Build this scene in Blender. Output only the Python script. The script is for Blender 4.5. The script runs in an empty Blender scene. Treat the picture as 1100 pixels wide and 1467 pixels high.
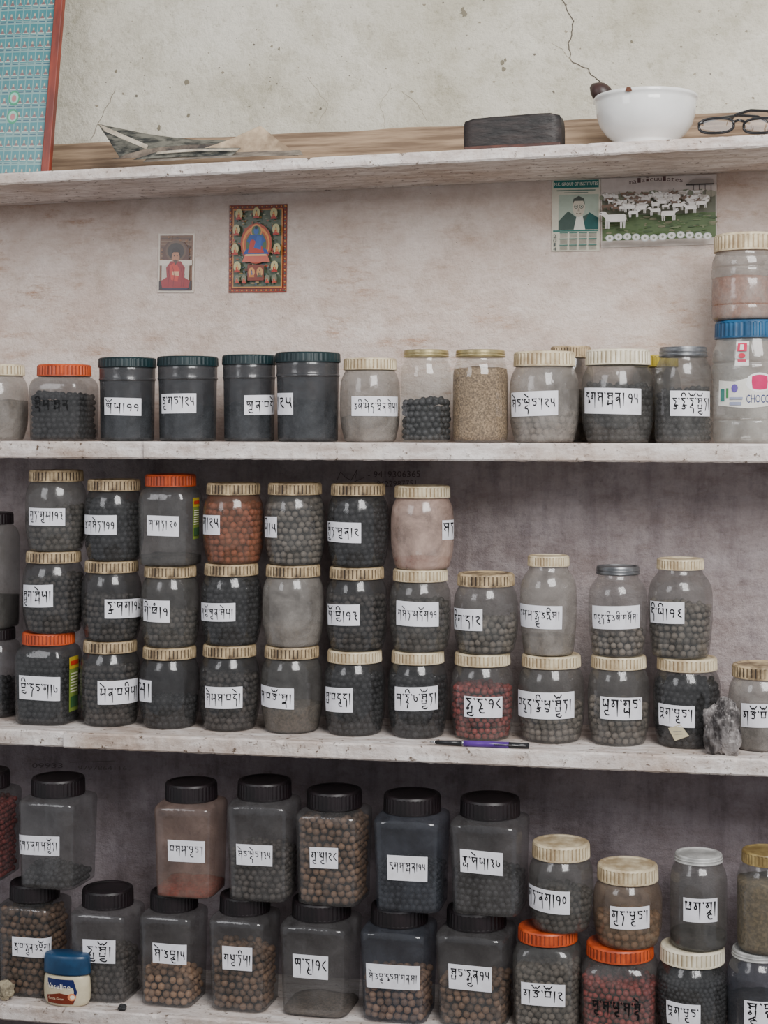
import bpy, bmesh, math, random
import numpy as np
from mathutils import Vector, noise, Matrix
random.seed(7); rng=np.random.RandomState(5)
COL=bpy.context.scene.collection
pi=math.pi
# ---------------------------------------------------------------- survey of the place
F=2300.0; HOR=612.0; YAW=math.radians(13.6); s_=math.sin(YAW); c_=math.cos(YAW)
D=2.95; H=1.5; CX=D*math.tan(YAW)
def locate(px,py,Y):
    u=(px-550)/F; v=(py-HOR)/F
    t=(Y+D)/(c_+s_*u)
    return Vector((CX+t*(-s_+c_*u),Y,H-t*v))
def project(p):
    dx=p[0]-CX; dy=p[1]+D
    dep=-s_*dx+c_*dy; lat=c_*dx+s_*dy
    return 550+F*lat/dep, HOR+F*(H-p[2])/dep, dep
cam=bpy.data.cameras.new('camera'); co=bpy.data.objects.new('camera',cam); COL.objects.link(co)
co.location=(CX,-D,H); co.rotation_euler=(pi/2,0,YAW)
cam.sensor_width=36; cam.lens=F/1467*36; cam.shift_y=-(733.5-HOR)/1467
bpy.context.scene.camera=co
# ---------------------------------------------------------------- materials
def lin(c):
    return tuple(((x/255)/12.92 if x/255<=0.04045 else ((x/255+0.055)/1.055)**2.4) for x in c)
def newmat(name):
    m=bpy.data.materials.new(name); m.use_nodes=True; nt=m.node_tree
    for n in list(nt.nodes): nt.nodes.remove(n)
    return m,nt,nt.nodes,nt.links
def coords(nt,scale=(1,1,1),rot=(0,0,0)):
    tc=nt.nodes.new('ShaderNodeTexCoord'); mp=nt.nodes.new('ShaderNodeMapping'); mp.inputs['Scale'].default_value=scale; mp.inputs['Rotation'].default_value=rot
    nt.links.new(tc.outputs['Object'],mp.inputs['Vector']); return mp.outputs['Vector']
def noisen(nt,vec,scale,detail=5,rough=.6,dist=0):
    n=nt.nodes.new('ShaderNodeTexNoise'); n.inputs['Scale'].default_value=scale; n.inputs['Detail'].default_value=detail; n.inputs['Roughness'].default_value=rough; n.inputs['Distortion'].default_value=dist
    nt.links.new(vec,n.inputs['Vector']); return n.outputs['Fac']
def ramp(nt,fac,a,b,ca,cb):
    r=nt.nodes.new('ShaderNodeValToRGB'); e=r.color_ramp.elements
    e[0].position=a; e[1].position=b; e[0].color=(*ca,1); e[1].color=(*cb,1)
    nt.links.new(fac,r.inputs['Fac']); return r.outputs['Color']
def mixc(nt,fac,a,b,mode='MIX'):
    m=nt.nodes.new('ShaderNodeMix'); m.data_type='RGBA'; m.blend_type=mode
    if isinstance(fac,(int,float)): m.inputs[0].default_value=fac
    else: nt.links.new(fac,m.inputs[0])
    for i,x in ((6,a),(7,b)):
        if isinstance(x,tuple): m.inputs[i].default_value=(*x,1)
        else: nt.links.new(x,m.inputs[i])
    return m.outputs[2]
def pm(name,c1,c2=None,rough=.6,scale=20,bump=0,metal=0,stretch=(1,1,1),spec=.5,lo=.4,hi=.65,bscale=None):
    m,nt,N,L=newmat(name); out=N.new('ShaderNodeOutputMaterial'); p=N.new('ShaderNodeBsdfPrincipled')
    L.new(p.outputs[0],out.inputs[0]); p.inputs['Roughness'].default_value=rough; p.inputs['Metallic'].default_value=metal
    p.inputs['Specular IOR Level'].default_value=spec
    v=coords(nt,stretch); f=noisen(nt,v,scale)
    if c2 is None: c2=tuple(x*.75 for x in c1)
    L.new(ramp(nt,f,lo,hi,c2,c1),p.inputs['Base Color'])
    if bump:
        b=N.new('ShaderNodeBump'); b.inputs['Strength'].default_value=bump; b.inputs['Distance'].default_value=.004
        f2=noisen(nt,v,bscale or scale*2); L.new(f2,b.inputs['Height']); L.new(b.outputs[0],p.inputs['Normal'])
    return m
def attrmat(name,rough=.6,spec=.3):
    m,nt,N,L=newmat(name); out=N.new('ShaderNodeOutputMaterial'); p=N.new('ShaderNodeBsdfPrincipled')
    a=N.new('ShaderNodeAttribute'); a.attribute_name='Col'
    f=noisen(nt,coords(nt),60)
    col2=mixc(nt,1.0,a.outputs['Color'],ramp(nt,f,.3,.6,(.88,.87,.86),(1,1,1)),'MULTIPLY')
    L.new(col2,p.inputs['Base Color']); p.inputs['Roughness'].default_value=rough; p.inputs['Specular IOR Level'].default_value=spec
    L.new(p.outputs[0],out.inputs[0]); return m
PRINT=attrmat('printed_paper'); PRINTG=attrmat('glossy_print',.25,.4)
def jarmat(name,haze,amt,tint=(.88,.88,.87),gl=.13):
    m,nt,N,L=newmat(name); out=N.new('ShaderNodeOutputMaterial')
    t=N.new('ShaderNodeBsdfTransparent'); t.inputs[0].default_value=(*tint,1)
    p=N.new('ShaderNodeBsdfPrincipled'); p.inputs['Roughness'].default_value=.6; p.inputs['Specular IOR Level'].default_value=.15
    v=coords(nt); f=noisen(nt,v,18,7,.7,.4)
    L.new(ramp(nt,f,.3,.7,tuple(x*.7 for x in haze),tuple(min(1,x*1.35) for x in haze)),p.inputs['Base Color'])
    mr=N.new('ShaderNodeMapRange'); mr.inputs[1].default_value=.3; mr.inputs[2].default_value=.7; mr.inputs[3].default_value=amt*.6; mr.inputs[4].default_value=min(1,amt*1.4)
    L.new(f,mr.inputs[0])
    m1=N.new('ShaderNodeMixShader'); L.new(mr.outputs[0],m1.inputs[0]); L.new(t.outputs[0],m1.inputs[1]); L.new(p.outputs[0],m1.inputs[2])
    g=N.new('ShaderNodeBsdfGlossy'); g.inputs['Roughness'].default_value=gl; g.inputs[0].default_value=(.95,.95,.96,1)
    b=N.new('ShaderNodeBump'); b.inputs['Strength'].default_value=.4; b.inputs['Distance'].default_value=.004
    f2=noisen(nt,coords(nt,(1,1,.6)),28,3); L.new(f2,b.inputs['Height']); L.new(b.outputs[0],g.inputs['Normal'])
    lw=N.new('ShaderNodeLayerWeight'); lw.inputs[0].default_value=.35
    pw=N.new('ShaderNodeMath'); pw.operation='POWER'; L.new(lw.outputs['Facing'],pw.inputs[0]); pw.inputs[1].default_value=3
    ml=N.new('ShaderNodeMath'); ml.operation='MULTIPLY_ADD'; L.new(pw.outputs[0],ml.inputs[0]); ml.inputs[1].default_value=.30; ml.inputs[2].default_value=.055
    m2=N.new('ShaderNodeMixShader'); L.new(ml.outputs[0],m2.inputs[0]); L.new(m1.outputs[0],m2.inputs[1]); L.new(g.outputs[0],m2.inputs[2])
    L.new(m2.outputs[0],out.inputs[0]); return m
BM={'smoke':jarmat('smoky_plastic',(.17,.165,.155),.24,(.84,.84,.83)),
 'dark':jarmat('dark_smoky_plastic',(.085,.085,.085),.24,(.8,.8,.8)),
 'clear':jarmat('clear_plastic',(.28,.27,.26),.13),
 'mist':jarmat('misty_plastic',(.32,.295,.27),.42,(.86,.85,.83)),
 'rust':jarmat('rusty_plastic',(.28,.14,.09),.28,(.85,.8,.78)),
 'pink':jarmat('pinkish_plastic',(.46,.33,.275),.58),
 'glass':jarmat('jar_glass',(.3,.31,.3),.05,(.95,.96,.95),.04),
 'canister':jarmat('grey_canister_plastic',(.038,.041,.045),.70,(.6,.6,.62),.2),
 'amber':jarmat('brownish_plastic',(.26,.19,.135),.32,(.86,.83,.8)),
 'box':jarmat('dusty_grey_plastic',(.17,.165,.165),.20,(.82,.82,.82)),
 'boxb':jarmat('bluish_grey_plastic',(.085,.095,.115),.26,(.78,.79,.82)),
 'boxp':jarmat('rosy_grey_plastic',(.25,.175,.145),.34,(.84,.8,.78)),
 'wash':jarmat('washed_plastic',(.42,.42,.39),.30)}
LM={'cream':pm('cream_lid_plastic',lin((228,214,182)),lin((170,150,118)),.5,30),
 'aged':pm('aged_cream_lid_plastic',lin((190,168,132)),lin((104,86,64)),.55,40,lo=.38,hi=.6),
 'white':pm('white_lid_plastic',lin((238,230,208)),lin((205,194,168)),.45,30),
 'orange':pm('orange_lid_plastic',lin((206,88,40)),lin((156,60,28)),.45,30),
 'dark':pm('dark_brown_lid_plastic',lin((32,23,27)),lin((15,11,13)),.45,25),
 'teal':pm('dark_teal_lid_plastic',lin((20,46,50)),lin((12,30,34)),.45,25),
 'gold':pm('gold_tin_lid',lin((215,200,150)),lin((160,145,105)),.3,25,metal=.7),
 'silver':pm('grey_tin_lid',lin((160,162,165)),lin((105,107,110)),.35,25,metal=.8),
 'whitetin':pm('white_tin_lid',lin((205,205,203)),lin((150,150,148)),.4,25),
 'blue':pm('blue_lid_plastic',lin((30,92,134)),lin((20,66,100)),.4,25),
 'yellow':pm('yellow_lid_plastic',lin((196,176,50)),lin((150,130,45)),.45,25),
 'olive':pm('mustard_lid_plastic',lin((165,145,95)),lin((120,100,60)),.45,25)}
GROOVE={'cream':pm('cream_lid_groove',lin((176,156,122)),lin((128,106,78)),.7,40),'aged':pm('grimy_lid_groove',lin((84,66,48)),lin((40,31,24)),.7,40),'white':pm('white_lid_groove',lin((190,178,150)),lin((140,124,98)),.7,40),'orange':pm('orange_lid_groove',lin((140,54,26)),lin((96,38,20)),.7,40)}
def pillmat(name,c,var=.5,rough=.6):
    m,nt,N,L=newmat(name); out=N.new('ShaderNodeOutputMaterial'); p=N.new('ShaderNodeBsdfPrincipled'); p.inputs['Roughness'].default_value=rough
    g=N.new('ShaderNodeNewGeometry')
    base=ramp(nt,g.outputs['Random Per Island'],0,1,tuple(x*(1-var) for x in c),tuple(min(1,x*(1+var)) for x in c))
    f=noisen(nt,coords(nt),300,3); col=mixc(nt,1.0,base,ramp(nt,f,.3,.7,(.7,.7,.7),(1.1,1.1,1.1)),'MULTIPLY')
    L.new(col,p.inputs['Base Color']); L.new(p.outputs[0],out.inputs[0]); return m
PM={'black':(pillmat('black_pill',(.024,.023,.025)),.0058,'black'),
 'grey':(pillmat('grey_pill',(.185,.155,.13)),.0060,'grey'),
 'char':(pillmat('charcoal_pill',(.078,.064,.055)),.0060,'charcoal'),
 'brown':(pillmat('brown_pill',(.22,.13,.078)),.0068,'brown'),
 'tan':(pillmat('tan_pill',(.37,.22,.13)),.0070,'tan'),
 'red':(pillmat('red_pill',(.22,.035,.03)),.0056,'red'),
 'rust':(pillmat('rust_pill',(.27,.085,.042)),.0060,'rust'),
 'small':(pillmat('small_black_pill',(.045,.046,.05)),.0042,'tiny')}
PWD={'sand':(pm('sandy_powder',lin((172,146,116)),lin((104,86,68)),.9,320,.4),'sandy'),
 'greyp':(pm('grey_powder',lin((124,110,96)),lin((84,74,66)),.9,200,.4),'grey'),
 'pinkp':(pm('pink_powder',lin((206,148,122)),lin((166,110,88)),.9,160,.4),'pinkish'),
 'redp':(pm('red_powder',lin((160,58,42)),lin((116,40,30)),.9,160,.4),'red'),
 'darkp':(pm('dark_powder',lin((60,54,50)),lin((36,33,32)),.9,160,.4),'dark'),
 'olivep':(pm('olive_powder',lin((132,116,88)),lin((92,82,62)),.9,160,.4),'khaki')}
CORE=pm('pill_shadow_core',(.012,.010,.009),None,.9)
# ---------------------------------------------------------------- mesh helpers
def mk(name,verts,faces,mats,smooth=False,parent=None,mi=None,loc=None):
    me=bpy.data.meshes.new(name); me.from_pydata([tuple(v) for v in verts],[],faces)
    for m in (mats if isinstance(mats,(list,tuple)) else [mats]): me.materials.append(m)
    if mi is not None: me.polygons.foreach_set('material_index',mi)
    if smooth: me.polygons.foreach_set('use_smooth',[True]*len(faces))
    me.update(); o=bpy.data.objects.new(name,me); COL.objects.link(o)
    if parent: o.parent=parent
    if loc is not None: o.location=loc
    return o
def empty(name,loc,label,cat,group=None):
    o=bpy.data.objects.new(name,None); o.empty_display_size=.02; o.location=loc; COL.objects.link(o)
    tag(o,label,cat,group); return o
def tag(o,label,cat,group=None,kind=None):
    o['label']=label; o['category']=cat
    if group: o['group']=group
    if kind: o['kind']=kind
def sup(t,n):
    if n<=2.01: return 1.0
    return (abs(math.cos(t))**n+abs(math.sin(t))**n)**(-1/n)
def loft(prof,segs=64,ribs=None,rot=0,cap0=True,cap1=True):
    V=[];Fc=[]
    for (z,r,n,rf) in prof:
        for i in range(segs):
            t=2*pi*i/segs
            k=sup(t,n)*r
            if rf and ribs: k-=ribs*(1 if (i%4)<2 else 0)
            V.append((k*math.cos(t+rot),k*math.sin(t+rot),z))
    for j in range(len(prof)-1):
        for i in range(segs):
            a=j*segs+i; b=j*segs+(i+1)%segs
            Fc.append((a,b,b+segs,a+segs))
    if cap0: Fc.append(tuple(range(segs-1,-1,-1)))
    if cap1: Fc.append(tuple((len(prof)-1)*segs+i for i in range(segs)))
    return V,Fc
def catmull(pts,sub=4):
    P=np.array(pts,float); out=[]
    for i in range(len(P)-1):
        p0=P[max(i-1,0)];p1=P[i];p2=P[i+1];p3=P[min(i+2,len(P)-1)]
        for k in range(sub):
            t=k/sub; q=.5*((2*p1)+(-p0+p2)*t+(2*p0-5*p1+4*p2-p3)*t*t+(-p0+3*p1-3*p2+p3)*t**3)
            out.append(tuple(q))
    out.append(tuple(P[-1])); return out
def tube(path,r,segs=8):
    V=[];Fc=[];n=len(path); P=[Vector(p) for p in path]
    for i,p in enumerate(P):
        d=(P[min(i+1,n-1)]-P[max(i-1,0)]).normalized()
        a=d.cross(Vector((0,0,1)));
        if a.length<.1: a=d.cross(Vector((0,1,0)))
        a.normalize(); b=d.cross(a)
        rr=r[i] if isinstance(r,(list,tuple)) else r
        for k in range(segs):
            t=2*pi*k/segs; V.append(p+a*math.cos(t)*rr+b*math.sin(t)*rr)
    for i in range(n-1):
        for k in range(segs):
            Fc.append((i*segs+k,i*segs+(k+1)%segs,(i+1)*segs+(k+1)%segs,(i+1)*segs+k))
    Fc.append(tuple(range(segs-1,-1,-1))); Fc.append(tuple((n-1)*segs+k for k in range(segs)))
    return V,Fc
def box(x0,x1,y0,y1,z0,z1):
    V=[(x0,y0,z0),(x1,y0,z0),(x1,y1,z0),(x0,y1,z0),(x0,y0,z1),(x1,y0,z1),(x1,y1,z1),(x0,y1,z1)]
    return V,[(3,2,1,0),(4,5,6,7),(0,1,5,4),(1,2,6,5),(2,3,7,6),(3,0,4,7)]
def bevel(o,w,seg=2):
    m=o.modifiers.new('bevel','BEVEL'); m.width=w; m.segments=seg
# ---------------------------------------------------------------- Tibetan stroke lettering
G={
'ཀ':[[(0,1),(1,1)],[(.15,1),(.08,.75),(.2,.6),(.38,.7),(.42,1)],[(.42,.8),(.58,.6),(.5,.4)],[(.85,1),(.85,-.1)]],
'ཁ':[[(0,1),(.35,1)],[(.2,1),(.1,.75),(.3,.62),(.8,.66)],[(.6,1),(.95,1)],[(.8,1),(.8,.35),(.6,.2),(.3,.3)]],
'ག':[[(0,1),(.95,1)],[(.25,1),(.32,.75),(.1,.62),(.1,.46),(.3,.4),(.44,.6),(.32,.75)],[(.82,1),(.82,-.15)]],
'ང':[[(0,1),(.78,1)],[(.12,1),(.12,.75),(.6,.74),(.74,.5),(.55,.28),(.25,.36)]],
'ཅ':[[(0,1),(.8,1)],[(.7,1),(.15,.75),(.6,.7),(.74,.45),(.5,.25),(.15,.35)]],
'ཆ':[[(0,1),(.9,1)],[(.8,1),(.8,.15)],[(.8,.65),(.4,.6)],[(.4,.87),(.1,.75),(.1,.48),(.4,.36),(.62,.5),(.45,.64),(.4,.87)]],
'ཉ':[[(0,1),(.9,1)],[(.15,1),(.15,.6),(.35,.48),(.5,.65),(.5,1)],[(.5,.65),(.8,.5),(.8,.05)]],
'ཏ':[[(0,1),(.8,1)],[(.5,1),(.15,.7),(.5,.66),(.72,.5),(.5,.3),(.45,-.1)]],
'ཐ':[[(0,1),(.9,1)],[(.75,1),(.84,.5),(.5,.26),(.15,.45),(.3,.7),(.78,.65)]],
'ད':[[(0,1),(.8,1)],[(.62,1),(.1,.72),(.15,.5),(.5,.52),(.72,.3),(.66,-.15)]],
'ན':[[(0,1),(.85,1)],[(.68,1),(.7,.62),(.3,.58),(.1,.42),(.3,.26),(.46,.4),(.72,.6)],[(.68,.5),(.8,-.15)]],
'པ':[[(0,1),(.32,1)],[(.15,1),(.12,.4)],[(.1,.4),(.84,.4)],[(.82,1),(.82,.4)],[(.62,1),(.92,1)]],
'ཕ':[[(0,1),(.32,1)],[(.15,1),(.12,.4)],[(.1,.4),(.84,.4)],[(.82,1),(.82,.4)],[(.62,1),(.92,1)],[(.8,.95),(.6,.7)]],
'བ':[[(0,1),(.95,1)],[(.14,1),(.12,.4)],[(.1,.4),(.84,.4)],[(.82,1),(.82,.4)]],
'མ':[[(0,1),(.35,1)],[(.2,1),(.2,.6),(.02,.45),(.2,.32),(.36,.5),(.85,.5)],[(.85,1),(.85,-.05)],[(.66,1),(.98,1)]],
'ཙ':[[(0,1),(.8,1)],[(.7,1),(.15,.75),(.6,.7),(.74,.45),(.5,.25),(.15,.35)],[(.6,.75),(.95,.95)]],
'ཚ':[[(0,1),(.9,1)],[(.8,1),(.8,.15)],[(.8,.65),(.4,.6)],[(.4,.87),(.1,.75),(.1,.48),(.4,.36),(.62,.5),(.45,.64),(.4,.87)],[(.8,.8),(1.05,.95)]],
'ཝ':[[(0,1),(.95,1)],[(.14,1),(.12,.4)],[(.1,.4),(.84,.4)],[(.82,1),(.82,.4)],[(.8,.9),(.3,.5)]],
'ཞ':[[(0,1),(.95,1)],[(.15,1),(.2,.55),(.45,.75),(.7,.55)],[(.85,1),(.85,-.1)]],
'ཟ':[[(0,1),(.8,1)],[(.7,1),(.15,.8),(.68,.66),(.15,.5),(.62,.34),(.4,.05)]],
'འ':[[(.1,1.02),(.3,.86),(.65,.88)],[(.6,.88),(.12,.66),(.5,.56),(.68,.35),(.4,.1),(.1,.26)]],
'ཡ':[[(0,1),(.25,1)],[(.15,1),(.08,.55),(.5,.42),(.85,.45)],[(.5,1),(.3,.75),(.5,.45)],[(.85,1),(.85,-.05)],[(.7,1),(.95,1)]],
'ར':[[(0,1),(.75,1)],[(.4,1),(.12,.8),(.5,.66),(.62,.4),(.35,-.05)]],
'ལ':[[(0,1),(.3,1)],[(.15,1),(.08,.5),(.4,.38),(.48,.7),(.52,.48),(.85,.45)],[(.85,1),(.85,-.05)],[(.7,1),(.95,1)]],
'ཤ':[[(0,1),(.95,1)],[(.15,1),(.15,.55),(.4,.42),(.45,.75),(.85,.6)],[(.85,1),(.85,-.1)]],
'ས':[[(0,1),(.95,1)],[(.3,1),(.1,.78),(.48,.62),(.1,.45),(.35,.26)],[(.45,.62),(.85,.65)],[(.85,1),(.85,-.05)]],
'ཧ':[[(0,1),(.85,1)],[(.7,1),(.15,.8),(.62,.7),(.6,.45),(.3,.42),(.7,-.05)]],
'ཨ':[[(0,1),(.95,1)],[(.15,1),(.08,.6),(.35,.46),(.5,.7),(.5,1)],[(.5,.6),(.85,.5)],[(.85,1),(.85,-.1)]],
'༠':[[(.3,.95),(.05,.6),(.3,.2),(.55,.6),(.3,.95)]],
'༡':[[(.45,.55),(.1,.55),(.12,.9),(.45,.98),(.58,.6),(.45,.05)]],
'༢':[[(.1,.9),(.5,.98),(.55,.7),(.15,.55),(.3,.3),(.65,.05)]],
'༣':[[(.1,.95),(.5,.95),(.25,.65),(.58,.6),(.3,.3),(.6,.02)]],
'༥':[[(.1,1),(.12,.5),(.5,.5),(.5,1)],[(.5,.5),(.62,.05)]],
'༦':[[(.55,1),(.12,.8),(.5,.62),(.12,.35),(.6,.08)]],
'༧':[[(.08,.95),(.1,.3),(.5,.2),(.56,.6),(.35,.7)]],
'༨':[[(.55,1),(.1,.6),(.3,.35),(.65,.05)]],
'༩':[[(.5,.1),(.55,.75),(.3,.98),(.08,.7),(.3,.5),(.52,.7)]],
}
def chaik(p):
    if len(p)<3: return p
    for _ in range(2):
        q=[p[0]]
        for a,b in zip(p[:-1],p[1:]):
            q.append((a[0]*.75+b[0]*.25,a[1]*.75+b[1]*.25)); q.append((a[0]*.25+b[0]*.75,a[1]*.25+b[1]*.75))
        q.append(p[-1]); p=q
    return p
def ext(st):
    return [(a,(b-.30 if b<=.05 else b)) for a,b in st]
def tib(text):
    out=[];x=0;i=0
    while i<len(text):
        ch=text[i]
        if ch=='་': out.append([(x-.02,1.05),(x+.12,.88)]); x+=.30; i+=1; continue
        if ch=='།': out.append([(x+.08,1.05),(x+.08,-.2)]); x+=.40; i+=1; continue
        if ch==' ': x+=.3; i+=1; continue
        if ch in '༠༡༢༣༤༥༦༧༨༩':
            for st in G.get(ch,G['༢']): out.append([(x+a,b) for a,b in chaik(st)])
            x+=.82; i+=1; continue
        stack=[ch]; vow=[]; i+=1
        while i<len(text):
            o=ord(text[i])
            if 0x0F90<=o<=0x0FBC: stack.append(text[i]); i+=1
            elif 0x0F71<=o<=0x0F7E: vow.append(text[i]); i+=1
            else: break
        n=len(stack); y=1.0; hgt=[1.0] if n==1 else [.70]+[.66]*(n-1)
        base0=G.get(ch,G['ས']); w=max(p[0] for st in base0 for p in st)*.86
        hasu=any(ord(v)==0x0F74 for v in vow)
        for k,cch in enumerate(stack):
            h=hgt[k]
            if k and ord(cch)==0x0FB1:
                out.append([(x+a*.86,y-.02+b*.5) for a,b in chaik([(.75,0),(.1,-.1),(.3,-.55),(.9,-.75),(1.0,-.3)])]); y-=.4; continue
            if k and ord(cch)==0x0FB2:
                out.append([(x+.65,y+.05),(x+.12,y-.3)]); out.append([(x+.42,y-.1),(x+.8,y-.35)]); y-=.35; continue
            if k and ord(cch)==0x0FAD:
                out.append([(x+.7,y),(x+.5,y-.3),(x+.82,y-.25),(x+.7,y)]); y-=.3; continue
            base=chr(ord(cch)-0x50) if k else cch
            for st in G.get(base,G['ས']):
                if k and st[0][1]==1 and st[-1][1]==1 and len(st)==2: continue
                if k==n-1 and not hasu: st=ext(st)
                out.append([(x+a*.86,y-(1-b)*h) for a,b in chaik(st)])
            y-=h
        for v in vow:
            o=ord(v)
            if o==0x0F72: out.append([(x+a*.86,b) for a,b in chaik([(.15,1.22),(.1,1.55),(.65,1.62),(.85,1.18)])])
            elif o==0x0F7A: out.append([(x-.05,1.62),(x+.6,1.2)])
            elif o==0x0F7C: out.append([(x+a*.86,b) for a,b in chaik([(-.12,1.62),(.3,1.18),(.45,1.46),(.62,1.18),(1.05,1.62)])])
            elif o==0x0F74: out.append([(x+a*.86,y+b) for a,b in chaik([(.8,.05),(.25,-.02),(.5,-.38),(1.0,-.36)])])
            elif o==0x0F7E: out.append([(x+.4+.12*math.cos(t),1.35+.12*math.sin(t)) for t in [k*pi/3 for k in range(7)]])
        x+=w+.30
    return out,x
def ribbon(st,w):
    q=[]
    n=len(st)-1
    vertical=n==1 and abs(st[0][0]-st[1][0])<abs(st[0][1]-st[1][1])
    for i,(a,b) in enumerate(zip(st[:-1],st[1:])):
        dx=b[0]-a[0];dy=b[1]-a[1];L=math.hypot(dx,dy)
        if L<1e-6: continue
        dx/=L;dy/=L
        ww=w*(.95 if abs(dx)>abs(dy) else .9); w2=ww
        if vertical: ww=w*1.35; w2=w*.3
        elif n>3 and i>=n-2: w2=ww*.6
        e=w*.15; nx,ny=-dy/2,dx/2
        ax,ay=a[0]-dx*e,a[1]-dy*e; bx,by=b[0]+dx*e,b[1]+dy*e
        q.append([(ax+nx*ww,ay+ny*ww),(ax-nx*ww,ay-ny*ww),(bx-nx*w2,by-ny*w2),(bx+nx*w2,by+ny*w2)])
    return q
_lc={}
def latin(t):
    if t in _lc: return _lc[t]
    cu=bpy.data.curves.new('t','FONT'); cu.body=t; cu.resolution_u=2
    o=bpy.data.objects.new('t',cu); me=bpy.data.meshes.new_from_object(o)
    P=[[(me.vertices[i].co.x,me.vertices[i].co.y) for i in p.vertices] for p in me.polygons]
    bpy.data.objects.remove(o); bpy.data.curves.remove(cu); bpy.data.meshes.remove(me)
    xs=[p[0] for q in P for p in q] or [0,1]; w0=min(xs);w1=max(xs)
    P=[[(x-w0,y) for x,y in q] for q in P]; _lc[t]=(P,w1-w0); return _lc[t]
def clipx(poly,xc,keepless):
    out=[]
    for i in range(len(poly)):
        a=poly[i]; b=poly[(i+1)%len(poly)]
        ia=(a[0]<=xc)==keepless or a[0]==xc; ib=(b[0]<=xc)==keepless or b[0]==xc
        if ia: out.append(a)
        if ia!=ib:
            t=(xc-a[0])/(b[0]-a[0]); out.append((xc,a[1]+(b[1]-a[1])*t))
    return out
class Art:
    def __init__(s): s.p=[]; s.k=0
    def poly(s,pts,c,lay=True):
        if lay: s.k+=1
        s.p.append((pts,lin(c),s.k))
    def rect(s,x0,y0,x1,y1,c): s.poly([(x0,y0),(x1,y0),(x1,y1),(x0,y1)],c)
    def ell(s,x,y,rx,ry,c,n=20): s.poly([(x+rx*math.cos(2*pi*i/n),y+ry*math.sin(2*pi*i/n)) for i in range(n)],c)
    def line(s,pts,w,c):
        s.k+=1
        for q in ribbon(pts,w): s.poly(q,c,False)
    def text(s,t,x0,x1,y,c,h=None,rot=0):
        P,w=latin(t); sc=(x1-x0)/w; sy=sc if h is None else h/.7; s.k+=1
        cr,sr=math.cos(rot),math.sin(rot)
        for q in P:
            s.poly([(x0+(a*sc)*cr-(b*sy)*sr,y+(a*sc)*sr+(b*sy)*cr) for a,b in q],c,False)
    def tibetan(s,t,x0,x1,y0,y1,c,w=.13):
        st,W=tib(t); W-=.2; ys=[p[1] for q in st for p in q]; lo,hi=min(ys),max(ys)
        em=min((x1-x0)/W,(y1-y0)/max(hi-lo,1.35)); s.k+=1
        em2=min(em*1.4,(y1-y0)/max(hi-lo,1.7)); sx=min((x1-x0)/W,em*1.15)
        ox=(x0+x1)/2-W*sx/2; oy=(y0+y1)/2-(lo+hi)/2*em2
        for q in st:
            for r in ribbon([(a*sx,b*em2) for a,b in q],w*(em+em2)/2): s.poly([(ox+a,oy+b) for a,b in r],c,False)
    def build(s,name,mapf,mat,parent=None,step=.00012,base=0,dx=None):
        V=[];Fc=[];Cc=[]
        for pts,c,k in s.p:
            parts=[pts]
            if dx:
                xs=[p[0] for p in pts]; lo,hi=min(xs),max(xs)
                if hi-lo>dx*1.3:
                    parts=[]; rest=pts; n=int(math.ceil((hi-lo)/dx))
                    for j in range(1,n):
                        xc=lo+(hi-lo)*j/n; l=clipx(rest,xc,True); rest=clipx(rest,xc,False)
                        if len(l)>2: parts.append(l)
                        if len(rest)<3: break
                    if len(rest)>2: parts.append(rest)
            for q in parts:
                i=len(V); V+= [mapf(x,y,base+k*step) for x,y in q]; Fc.append(tuple(range(i,i+len(q)))); Cc.append((c,len(q)))
        o=mk(name,V,Fc,mat,parent=parent); at=o.data.color_attributes.new('Col','FLOAT_COLOR','CORNER')
        arr=[]
        for c,n in Cc: arr+=[*c,1]*n
        at.data.foreach_set('color',arr); return o
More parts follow.
